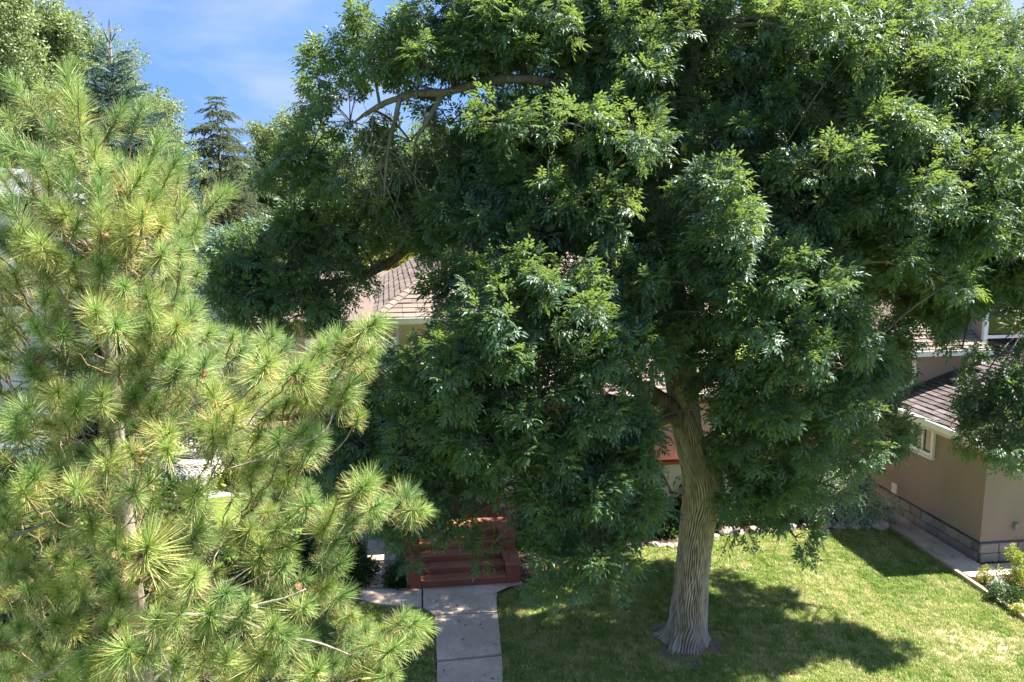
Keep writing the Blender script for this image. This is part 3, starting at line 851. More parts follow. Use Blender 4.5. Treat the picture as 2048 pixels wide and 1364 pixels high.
# ================================================================== neighbour's stucco house
nh = thing('stucco_house', 'tan stucco house with white gutters and block foundation beyond the side walk', 'house', Nc, YAW)
def Nl(p):
    q = np.asarray(p) - Nc
    return np.array([q @ E1, q @ E2, q[2]])
FB = 0.40                       # top of the block foundation
NL, NWd = 9.5, 5.5              # depth of the side wall, width of the front
EVZ = Nl(PP(1975, 884, Nc, E1))[2]
EVZ = 2.62
UY = 2.95                       # where the taller part begins
# walls
wv = MB()
prof = np.array([[0, 0, FB], [NWd, 0, FB], [NWd, 0, EVZ + 0.9], [2.75, 0, EVZ + 1.0], [0, 0, EVZ]])
V = np.vstack([prof, prof + [0, UY + 0.02, 0]])
wv.add(V, F4=[[0, 5, 9, 4], [1, 2, 7, 6]], F3=[[0, 1, 2], [0, 2, 3], [0, 3, 4]])
wv.build('wall', M['tan_stucco'], nh)
uz = Nl(PP(1850, 706, Nw(0, UY), E2))[2]
tx = Nl(PP(1962, 700, Nw(0, UY), E2))[0]
MB().box((tx / 2 + 0.02, UY + (NL - UY) / 2, (FB + uz) / 2), (tx - 0.04 + 0.08, NL - UY, uz - FB)).build('upper_wall', M['tan_stucco'], nh)
MB().box((tx + 2.2, UY + (NL - UY) / 2 - 0.01, (FB + uz + 2.0) / 2), (4.4, NL - UY, uz + 2.0 - FB)).build('tower_wall', M['tan_stucco'], nh)
MB().box((0.0 - 0.008, NL / 2 - 0.01, FB + 0.015), (0.03, NL + 0.03, 0.03)).box((NWd / 2, -0.012, FB + 0.015), (NWd, 0.03, 0.03)).build('flashing', M['dark_metal'], nh)
# block foundation, each block a piece
fnd = MB().box((NWd / 2 + 0.02, NL / 2 + 0.02, FB / 2), (NWd - 0.02, NL - 0.02, FB - 0.002)).build('foundation', M['mortar'], nh)
bh = FB / 2
bmesh_l = MB().box((0, 0, 0), (0.40 - 0.012, 0.06, bh - 0.012)).mesh('block', (M['block'],))
for row in range(2):
    zc = bh * (row + 0.5)
    x = 0.2 if row == 0 else 0.0
    for k in range(13):
        b = link('block', bmesh_l, fnd); b.location = (0.02 + 0.2 + k * 0.40 - (0.2 if row else 0) + (0.18 if row else 0), -0.005 - 0.004 * random.random(), zc)
    for k in range(22):
        b = link('block', bmesh_l, fnd); b.rotation_euler = (0, 0, PI / 2)
        b.location = (0.012 - 0.004 * random.random(), 0.24 + k * 0.40 + (0.19 if row else 0), zc)
for o in fnd.children:
    bm_ = o.modifiers.new('bevel', 'BEVEL'); bm_.width = 0.012; bm_.segments = 1
# low roof
OV = 0.38
rs = 0.335
re = EVZ - OV * rs + 0.10
r0 = np.array([-OV, -0.40, re]); r1 = np.array([-OV, UY, re])
ridge = 2.75
r2 = np.array([ridge, UY, re + (ridge + OV) * rs]); r3 = np.array([ridge, -0.40, re + (ridge + OV) * rs])
r4, r5 = np.array([NWd + OV, UY, re]), np.array([NWd + OV, -0.4, re])
lr = np.array([r0, r1, r2, r3, r4, r5]); lr2 = np.vstack([lr, lr - [0, 0, 0.12]])
nroof = link('roof', make_mesh('roof', lr2, F4=[[0, 3, 2, 1], [3, 5, 4, 2], [6, 7, 8, 9], [9, 8, 10, 11], [0, 6, 9, 3], [3, 9, 11, 5], [1, 7, 6, 0]], mats=(M['grey_shingle'],)), nh)
rl = math.hypot(1, rs)
shingled(nroof, (r1, (0, -1, 0), np.array([1, 0, rs]) / rl, UY + 0.4, (ridge + OV) * rl), np.array([-rs, 0, 1]) / rl, None, 0.15, 0.27, M['grey_shingle'], r1 + [0.9, -0.9, 0.2], 230)
MB().box((ridge / 2 - OV / 2 + 0.02, UY - 0.012, re + (ridge + OV) * rs / 2 + 0.05), (1, 1, 1), M=np.stack([np.array([1, 0, rs]) * (ridge + OV - 0.1), np.array([0, 0.02, 0]), np.array([-rs, 0, 1]) * 0.09], 1)).build('wall_flashing', M['dark_metal'], nh)
m = MB(); gutter(m, r1 + [-0.02, 0.25, -0.05], r0 + [-0.02, 0, -0.05], (-1, 0, 0), 0.13, 0.12)
m.build('gutter', M['white_paint'], nh)
MB().box((-OV + 0.015, UY / 2 - 0.2, re - 0.15), (0.03, UY + 0.4, 0.14)).box((-OV / 2, UY / 2 - 0.2, re - 0.215), (OV, UY + 0.4, 0.02)).box((-0.015, UY / 2 - 0.1, re - 0.31), (0.03, UY + 0.2, 0.17)).build('soffit', M['cream_paint'], nh)
# roof vent
vp = Nl(PP(1917, 765, Nw(*(r1 + [0.9, -0.5, 0.3])), E1 * (-rs) + np.array([0, 0, 1])))
vt = MB(); Mv = np.stack([np.array([1, 0, rs]) / rl, [0, 1, 0], np.array([-rs, 0, 1]) / rl], 1)
vt.box(vp + [0, 0, 0.05], (0.34, 0.30, 0.07), M=Mv); vt.box(vp + [-0.03, 0, 0.10], (0.30, 0.26, 0.03), M=Mv)
vt.build('roof_vent', M['dark_metal'], nh, bevel=0.01)
# upper eave, downspout
m = MB(); gutter(m, (-0.42, UY - 0.30, uz + 0.06), (tx, UY - 0.30, uz + 0.06), (0, -1, 0)); m.build('gutter', M['white_paint'], nh)
MB().box((tx / 2 - 0.2, UY - 0.15, uz + 0.0), (tx + 0.4, 0.32, 0.03)).box((tx / 2 - 0.2, UY - 0.28, uz + 0.055), (tx + 0.4, 0.03, 0.12)).build('soffit', M['white_paint'], nh)
u0 = np.array([-0.42, UY - 0.32, uz + 0.12]); us = 0.42
ur = link('upper_roof', make_mesh('upper_roof', np.array([u0, u0 + [tx + 0.42, 0, 0], u0 + [tx + 0.42, 2.2, 2.2 * us], u0 + [1.9, 2.2, 2.2 * us], u0 + [0, 6.8, 0], u0 + [1.9, 6.0, 2.0 * us]]), F4=[[0, 1, 2, 3], [0, 3, 5, 4]], mats=(M['brown_shingle'],)), nh)
sheet('bare_soil', [AB_[:2] + np.array([math.cos(a), math.sin(a)]) * (0.62 + 0.16 * math.sin(3 * a + 1) + 0.1 * math.sin(7 * a)) for a in np.linspace(0, 2 * PI, 40, endpoint=False)], 0.005, M['soil'])
worn = P(1965, 1292)
sheet('worn_patch', [worn[:2] + np.array([1.15 * math.cos(a), .8 * math.sin(a)]) * (0.8 + 0.2 * math.sin(3 * a + 2) + 0.12 * math.sin(8 * a)) for a in np.linspace(0, 2 * PI, 48, endpoint=False)], 0.005, M['worn_soil'])
shingled(ur, (u0, (1, 0, 0), np.array([0, 1, us]) / math.hypot(1, us), tx + 0.42, 2.2 * math.hypot(1, us)), np.array([0, -us, 1]) / math.hypot(1, us), None, 0.15, 0.28, M['brown_shingle'], u0, 40, cut=lambda yy: (yy * 0.8, 99))
dsp = [Nl(PP(u, v, Nw(0.02, UY - 0.06), E2)) for u, v in ((1822, 706), (1828, 716), (1829, 735), (1829, 752), (1824, 765), (1812, 773), (1800, 777))]
dsp = [np.array([p[0], UY - 0.06, p[2]]) for p in dsp]
MB().tube(np.array(dsp), 0.045, 8).build('downspout', M['white_paint'], nh)
# windows
def window(parent, o, ex, ez, nrm, w, h, mull=None, fr=0.075):
    o, ex, ez, nrm = (np.asarray(a, float) for a in (o, ex, ez, nrm))
    Mx = np.stack([ex, nrm, ez], 1)
    f = MB()
    for sx in (-1, 1): f.box(o + ex * sx * (w / 2 - fr / 2) + nrm * 0.02, (fr, 0.08, h), M=Mx)
    for sz in (-1, 1): f.box(o + ez * sz * (h / 2 - fr / 2) + nrm * 0.02, (w - 2 * fr, 0.076, fr), M=Mx)
    if mull == 'v': f.box(o + ex * 0.0 + nrm * 0.012, (0.045, 0.05, h - 2 * fr), M=Mx)
    if mull == 'h': f.box(o + nrm * 0.014, (w - 2 * fr, 0.05, 0.07), M=Mx)
    wo = f.build('window', M['white_paint'], parent)
    MB().box(o - nrm * 0.002, (w - 2 * fr + 0.01, 0.01, h - 2 * fr + 0.01), M=Mx).build('pane', M['glass'], wo)
    MB().box(o - ez * (h / 2 + 0.02) + nrm * 0.03, (w + 0.06, 0.12, 0.04), M=Mx).build('sill', M['white_paint'], wo)
    return wo
wa, wb = Nl(PP(1874, 848, Nc, E1)), Nl(PP(1869, 916, Nc, E1))
wtop, wbot, wy0 = wa[2], wb[2], (wa[1] + wb[1]) / 2
wl0 = Nl(PP(1828, 840, Nc, E1))[1]
window(nh, (0.0, (wy0 + wl0) / 2, (wtop + wbot) / 2), (0, -1, 0), (0, 0, 1), (-1, 0, 0), abs(wl0 - wy0), wtop - wbot, 'v')
ta, tb = Nl(PP(1966, 622, Nw(0, UY), E2)), Nl(PP(2050, 722, Nw(0, UY), E2))
window(nh, ((ta[0] + tb[0]) / 2 + 0.02, UY - 0.01, (ta[2] + tb[2]) / 2), (1, 0, 0), (0, 0, 1), (0, -1, 0), tb[0] - ta[0], ta[2] - tb[2], 'h', 0.1)
vq = Nl(PP(1790, 977, Nc, E1))
vb = MB().box((-0.012, vq[1], vq[2]), (0.03, 0.20, 0.22))
vv = vb.build('vent_cover', M['white_paint'], nh, bevel=0.008)
for k in range(5): MB().box((-0.032, vq[1], vq[2] - 0.08 + 0.04 * k), (0.012, 0.16, 0.012)).build('louvre', M['cream_paint'], vv)
oq = Nl(PP(2029, 1050, Nc, E2))
MB().box((oq[0], -0.04, oq[2]), (0.085, 0.08, 0.13)).box((oq[0], -0.07, oq[2] + 0.05), (0.10, 0.06, 0.03)).build('outlet_box', M['grey_box'], nh, bevel=0.008)

# ================================================================== houses behind on the left
wh = thing('white_house', 'pale white sided house with slate roof half hidden behind the pine', 'house', (-17.5, 27, 0), YAW)
wmh = MB(); zc = 0
for k in range(26): wmh.box((0, 4.5, 0.1 + 0.2 * k), (9.0, 9.0 + 0.02, 0.196), tone=rng.uniform())
wmh.box((0, 4.5, 2.6), (8.96, 8.96, 5.2))
wmh.build('wall', M['white_siding'], wh)
gv = np.array([[-4.9, -0.5, 5.1], [4.9, -0.5, 5.1], [0, -0.5, 8.2], [-4.9, 9.5, 5.1], [4.9, 9.5, 5.1], [0, 9.5, 8.2]])
link('roof', make_mesh('roof', np.vstack([gv, gv - [0, 0, .18]]), F4=[[0, 2, 5, 3], [2, 1, 4, 5], [6, 9, 11, 8], [8, 11, 10, 7], [0, 6, 8, 2], [2, 8, 7, 1], [1, 7, 10, 4], [3, 9, 6, 0]], mats=(M['slate_shingle'],)), wh)
link('gable', make_mesh('gable', np.array([[-4.48, -0.012, 5.18], [4.48, -0.012, 5.18], [0, -0.012, 8.0]]), F3=[[0, 1, 2]], mats=(M['white_siding'],)), wh)
for x in (-2.5, 0.3, 3.0): window(wh, (x, -0.02, 1.7), (1, 0, 0), (0, 0, 1), (0, -1, 0), 1.0, 1.4, 'h')
for x in (-1.5, 1.5): window(wh, (x, -0.02, 4.2), (1, 0, 0), (0, 0, 1), (0, -1, 0), 0.9, 1.2, 'h')

gr = thing('garage', 'low tan garage with horizontal siding seen past the bungalow roof corner', 'garage', (-6.2, 30.5, 0), YAW)
gm = MB()
for k in range(14): gm.box((0, 3, 0.1 + 0.2 * k), (6.5, 6 + 0.03 * (k % 2 == 0), 0.19))
gm.box((0, 3, 1.4), (6.46, 5.96, 2.8)); gm.build('wall', M['tan_siding'], gr)
gv = np.array([[-3.6, -0.4, 2.8], [3.6, -0.4, 2.8], [3.6, 3, 4.3], [-3.6, 3, 4.3], [-3.6, 6.4, 2.8], [3.6, 6.4, 2.8]])
link('roof', make_mesh('roof', np.vstack([gv, gv - [0, 0, .12]]), F4=[[0, 1, 2, 3], [3, 2, 5, 4], [6, 7, 1, 0], [9, 8, 7, 6], [10, 11, 8, 9]], F3=[[0, 3, 4], [1, 5, 2]], mats=(M['brown_shingle'],)), gr)
gd = MB()
for k in range(4): gd.box((0.4, -0.03, 0.28 + 0.53 * k), (3.4, 0.05, 0.51))
gd.build('garage_door', M['white_paint'], gr)

sh = thing('grey_house', 'grey roofed house standing far behind the spruce trees', 'house', (-30, 46, 0), YAW)
MB().box((0, 4, 1.6), (12, 8, 3.2)).build('wall', M['tan_siding'], sh)
gv = np.array([[-6.5, -0.5, 3.2], [6.5, -0.5, 3.2], [6.5, 4, 5.6], [-6.5, 4, 5.6], [-6.5, 8.5, 3.2], [6.5, 8.5, 3.2]])
link('roof', make_mesh('roof', gv, F4=[[0, 1, 2, 3], [3, 2, 5, 4]], F3=[[0, 3, 4], [1, 5, 2]], mats=(M['slate_shingle'],)), sh)

# wooden fence between the drive and the yard
F0 = P(470, 905); F1 = P(700, 880)
fx = F1 - F0; fl = np.linalg.norm(fx); fx /= fl
fen = thing('wooden_fence', 'golden wooden rail fence beside the pale gravel drive', 'fence', F0, math.atan2(fx[1], fx[0]))
for k in range(4): MB().box((fl * k / 3, 0, 0.6), (0.12, 0.12, 1.2)).build('post', M['fence_wood'], fen, bevel=0.01)
for k in range(3):
    for zr in (0.35, 0.7, 1.05): MB().box((fl * (k + .5) / 3, 0, zr), (fl / 3 - 0.13, 0.05, 0.13)).build('rail', M['fence_wood'], fen)

# utility poles and wires
for x, lab in ((-48, 'wooden utility pole standing beyond the far left trees'), (34, 'wooden utility pole standing beyond the trees behind the stucco house')):
    up = thing('utility_pole', lab, 'pole', (x, 46, 0), 0, 'utility poles')
    MB().tube([(0, 0, 0), (0, 0, 9.3)], [0.16, 0.11], 10).build('pole', M['limb_bark'], up)
    MB().box((0, -0.1, 8.4), (2.4, 0.12, 0.12)).build('crossarm', M['limb_bark'], up)
for k, (v, off) in enumerate(((356, 0), (441, 0.1), (447, 0.2), (452, 0.3))):
    p = PY(500, v, 46); zc = p[2]
    a, b = np.array([-48, 46 - .2 * k, zc + 0.35]), np.array([34, 46 - .2 * k, zc + 0.35])
    t = np.linspace(0, 1, 30)[:, None]
    pts = a + (b - a) * t - np.array([0, 0, 1.0]) * (4 * t * (1 - t)) * 0.4
    o = MB().tube(pts, 0.014, 4).build('utility_wire', M['wire'])
    tag(o, ['highest thin utility wire crossing in front of the dark spruce', 'upper of three close utility wires below the dark spruce', 'middle of three close utility wires below the dark spruce', 'lowest of three close utility wires below the dark spruce'][k], 'wire', 'overhead utility wires')

# ================================================================== leaf pieces
def norm(a): return a / (np.linalg.norm(a, axis=-1, keepdims=True) + 1e-9)

def leaflet(base, d, up, L, W, droop, tone, out):
    """one folded, drooping leaflet of four triangles"""
    side = np.cross(up, d); side = side / (np.linalg.norm(side) + 1e-9)
    mid = base + d * L * 0.45 + up * 0.0
    tip = base + d * L * 0.98 - np.array([0, 0, 1]) * L * droop
    l = base + d * L * 0.40 + side * W / 2 + up * W * 0.20
    r = base + d * L * 0.40 - side * W / 2 + up * W * 0.20
    n = out['n']
    out['V'] += [base, l, r, mid, tip]
    out['F'] += [[n, n + 2, n + 3], [n, n + 3, n + 1], [n + 3, n + 2, n + 4], [n + 3, n + 4, n + 1]]
    out['T'] += [tone] * 5
    out['n'] += 5

def rot_about(v, k, a):
    return v * math.cos(a) + np.cross(k, v) * math.sin(a) + k * np.dot(k, v) * (1 - math.cos(a))

def ash_spray(seed):
    r = np.random.default_rng(seed)
    out = dict(V=[], F=[], T=[], n=0)
    X, Z = np.array([1., 0, 0]), np.array([0, 0, 1.])
    Lt = r.uniform(0.24, 0.36)
    nodes = [0.25, 0.5, 0.75, 1.0]
    for ni, t in enumerate(nodes):
        p = X * Lt * t + Z * 0.04 * t * t
        dirs = []
        base_roll = (ni % 2) * PI / 2 * 0.7 + r.normal(0, 0.25)
        for s in (0, PI):
            if t == 1.0: fwd = r.uniform(0.5, 0.8)
            else: fwd = r.uniform(0.15, 0.5)
            lat = np.array([0, math.cos(base_roll + s), math.sin(base_roll + s) * 0.6])
            dirs.append(norm(X * fwd + lat + Z * r.uniform(-0.15, 0.35)))
        if t == 1.0: dirs.append(norm(X + Z * r.uniform(-.1, .3) + r.normal(0, .15, 3)))
        for d in dirs:
            tone = r.uniform(0.0, 1.0)
            LL = r.uniform(0.23, 0.32)
            nl = 3
            gl = norm(d - Z * 0.0)
            pos = p.copy(); dd = d.copy()
            prev = 0.0
            for k in range(nl + 1):
                tt = 0.34 + 0.62 * k / nl
                dd = norm(dd - Z * 0.08)
                pos = pos + dd * LL * (tt - prev); prev = tt
                side = norm(np.cross(Z, dd) + 1e-6)
                upv = norm(np.cross(dd, side))
                LLf = r.uniform(0.105, 0.15)
                if k == nl:
                    leaflet(pos, norm(dd - Z * .1), upv, LLf * 1.1, LLf * 0.40, 0.25, np.clip(tone + r.normal(0, .1), 0, 1), out)
                else:
                    for s in (-1, 1):
                        ld = norm(dd * r.uniform(0.6, 1.0) + side * s * 1.0 + Z * r.uniform(-0.25, 0.1))
                        leaflet(pos, ld, upv, LLf, LLf * r.uniform(0.36, 0.46), r.uniform(0.06, 0.25), np.clip(tone + r.normal(0, .1), 0, 1), out)
    V = np.array(out['V']); F = np.array(out['F'])
    tv, tf = tube(np.array([[-0.1, 0, 0], X * Lt * .5 + Z * .01, X * Lt + Z * .04]), [0.006, 0.005, 0.003], 3)
    me = make_mesh('leaf_spray', np.vstack([V, tv]), F3=F, F4=tf + len(V), attrs={'tone': np.concatenate([out['T'], np.full(len(tv), .5)])}, mats=(M['ash_leaf'], M['twig_bark']))
    mi = np.zeros(len(F) + len(tf), np.int32); mi[len(F):] = 1
    me.polygons.foreach_set('material_index', mi)
    return me
ASH = [ash_spray(100 + k) for k in range(9)]

# ================================================================== the big ash tree
AB = P(1370, 1283); AB[2] = 0
AY = AB[1]
ash = thing('ash_tree', 'large spreading ash tree with ridged grey trunk and dense dark green foliage', 'tree', AB)

# trunk with interlaced bark ridges
tp = []
for u, v, dY, r in ((1370, 1292, 0, 0.42), (1372, 1275, 0, 0.36), (1376, 1245, 0, 0.305), (1381, 1190, 0, 0.28), (1388, 1120, .02, .272), (1394, 1060, .03, .275), (1400, 1005, .02, .285), (1401, 965, 0, .275), (1390, 925, 0, .24), (1379, 880, .05, .232), (1370, 830, .1, .235), (1364, 780, .15, .245), (1360, 735, .2, .255), (1352, 680, .25, .22), (1345, 600, .3, .20)):
    p = PY(u, v, AY + dY) - AB; tp.append([*p, r])
tp = np.array(tp)
tp[0, 2] = -0.05
TP = smooth_path(tp, 0.014)
nA = 200
th = np.linspace(0, 2 * PI, nA, endpoint=False)
s_ = np.concatenate([[0], np.cumsum(np.linalg.norm(np.diff(TP[:, :3], axis=0), axis=1))])
S, TH = np.meshgrid(s_, th, indexing='ij')
def wob(S, TH, seed, ks, kt, n=6):
    r = np.random.default_rng(seed); o = 0
    for _ in range(n):
        o = o + np.sin(S * r.uniform(.4, 1) * ks + np.round(r.uniform(-1, 1) * kt) * TH + r.uniform(0, 6)) / n ** .5
    return o
ph1 = 22 * TH + wob(S, TH, 1, 12, 6) * 1.25 + 5.5 * S
ph2 = 22 * TH - 7.5 * S + wob(S, TH, 2, 12, 6) * 1.25 + 1.0
a1, a2 = np.abs(np.sin(ph1)), np.abs(np.sin(ph2))
w = 0.5 + 0.5 * np.tanh(2.2 * wob(S, TH, 3, 7, 6))
h = (a1 * w + a2 * (1 - w)) ** 0.85
h = np.clip(h * (0.9 + 0.16 * wob(S, TH, 6, 9, 7)) + 0.10 * wob(S, TH, 4, 30, 20), 0, 1)
T_ = np.gradient(TP[:, :3], axis=0); T_ = norm(T_)
U_ = norm(np.cross(np.array([0, 1., 0]), T_)); W_ = np.cross(T_, U_)
rad = 0.93 * TP[:, 3][:, None] * (1 + 0.05 * np.sin(3 * TH + .7) + 0.035 * wob(S, TH, 5, 2.0, 3))
fl = np.exp(-S / 0.13)
rad = rad * (1 + fl * 0.30 * np.maximum(0, np.sin(5 * TH + 0.6) + 0.3 * np.sin(3 * TH)))
# swelling below the old limb scar on the right
z_kn = (PY(1425, 972, AY) - AB)[2]
zz_ = TP[:, 2][:, None]
rad = rad + 0.09 * np.exp(-((zz_ - z_kn) / 0.22) ** 2) * np.exp(-((np.angle(np.exp(1j * (TH - 0.15)))) / 0.55) ** 2)
rad = rad + (h - 0.6) * 0.062 * np.clip(TP[:, 3][:, None] / 0.3, .5, 1.2)
V = TP[:, None, :3] + rad[..., None] * (np.cos(TH)[..., None] * U_[:, None] + np.sin(TH)[..., None] * W_[:, None])
mN = len(TP)
i, j = np.meshgrid(np.arange(mN - 1), np.arange(nA), indexing='ij'); k = (j + 1) % nA
F = np.stack([i * nA + j, i * nA + k, (i + 1) * nA + k, (i + 1) * nA + j], -1).reshape(-1, 4)
trunk = link('trunk', make_mesh('trunk', V.reshape(-1, 3), F4=F, attrs={'tone': h.ravel()}, smooth=True, mats=(M['ash_bark'],)), ash)

# limbs: pixel paths with their depth and radius
LIMBS = [
    [(1348, 620, .30, .20), (1334, 500, .4, .18), (1330, 400, .5, .165), (1338, 300, .6, .15), (1354, 200, .7, .125), (1350, 90, .8, .10), (1342, -60, .9, .08), (1335, -220, .9, .05)],
    [(1346, 300, .6, .10), (1372, 210, .4, .09), (1388, 90, .1, .075), (1392, -80, -.2, .06), (1420, -230, -.5, .035)],
    [(1362, 840, .05, .16), (1325, 800, -.15, .14), (1270, 770, -.4, .12), (1190, 735, -.7, .095), (1090, 700, -1.0, .075), (990, 690, -1.3, .055), (900, 700, -1.6, .035)],
    [(1345, 590, .3, .13), (1270, 540, .3, .115), (1150, 490, .5, .11), (1010, 460, .9, .10), (900, 455, 1.2, .095), (840, 475, 1.3, .085), (770, 525, 1.4, .07), (700, 555, 1.4, .055), (620, 560, 1.5, .04), (520, 540, 1.6, .025)],
    [(1332, 440, .5, .11), (1265, 300, .5, .10), (1215, 235, .5, .09), (1170, 203, .4, .08), (1100, 197, .3, .07), (1040, 198, .3, .05), (985, 190, .2, .035)],
    [(1334, 340, .55, .10), (1230, 235, .0, .09), (1120, 175, -.4, .072), (1030, 160, -.6, .066), (960, 168, -.7, .062), (890, 188, -.7, .055), (820, 192, -.7, .045), (760, 212, -.6, .04), (700, 250, -.6, .025)],
    [(1350, 260, .6, .09), (1420, 172, .8, .08), (1500, 150, 1.0, .075), (1570, 165, 1.1, .068), (1610, 215, 1.1, .06), (1640, 300, 1.1, .05), (1660, 370, 1.0, .04), (1655, 470, .9, .03)],
    [(1335, 420, .5, .11), (1430, 330, .9, .09), (1560, 280, 1.2, .08), (1700, 230, 1.3, .06), (1830, 170, 1.2, .04), (1950, 120, 1.0, .025)],
    [(1352, 640, .3, .13), (1450, 560, .9, .12), (1590, 540, 1.6, .11), (1740, 570, 2.0, .10), (1860, 600, 2.0, .09), (1960, 620, 1.8, .08), (2060, 650, 1.5, .05)],
    [(1366, 800, .05, .12), (1440, 720, -.5, .10), (1500, 640, -1.1, .08), (1540, 560, -1.6, .06), (1500, 460, -2.0, .04)],
    [(1384, 905, 0, .06), (1460, 850, -.3, .05), (1550, 800, -.7, .04), (1630, 790, -1.0, .04), (1680, 840, -1.1, .022)],
    [(1362, 770, .1, .11), (1300, 690, -.6, .09), (1210, 600, -1.3, .07), (1090, 560, -1.9, .05), (980, 570, -2.3, .03)],
    [(1340, 470, .4, .10), (1440, 400, -.3, .065), (1520, 390, -.8, .04)],
    [(1345, 560, .3, .10), (1230, 460, -.6, .08), (1160, 430, -.9, .05)],
    [(1342, 180, .6, .08), (1200, 60, .2, .06), (1050, 0, -.2, .05), (900, -20, -.3, .035), (800, 20, -.3, .02)],
    [(1352, 160, .7, .08), (1500, 20, .6, .06), (1680, -60, .3, .045), (1850, -80, 0, .03)],
    [(1345, 300, .6, .09), (1380, 150, 1.6, .07), (1420, -20, 2.4, .05)],
    [(1362, 830, .1, .09), (1290, 850, -.8, .07), (1200, 900, -1.5, .05), (1130, 980, -2.0, .03)],
    [(1362, 800, .2, .09), (1250, 800, .3, .07), (1050, 800, .2, .055), (880, 830, 0, .04), (760, 880, -.1, .022)],
]
limb_pts = []
for L in LIMBS:
    pts = np.array([[*(PY(u, v, AY + d) - AB), r] for u, v, d, r in L])
    pts[-1, 3] = 0.010
    sp_ = smooth_path(pts, 0.10)
    wb = np.cumsum(rng.normal(0, 0.006, (len(sp_), 3)), 0); wb -= np.linspace(0, 1, len(sp_))[:, None] * wb[-1]
    sp_[:, :3] += wb
    MB().tube(sp_[:, :3], sp_[:, 3] * (1 + 0.07 * np.sin(np.arange(len(sp_)) * .9)), 10).build('limb', M['limb_bark'], ash, smooth=True)
    limb_pts.append(sp_)
LP = np.vstack([l[int(len(l) * .12):] for l in limb_pts])

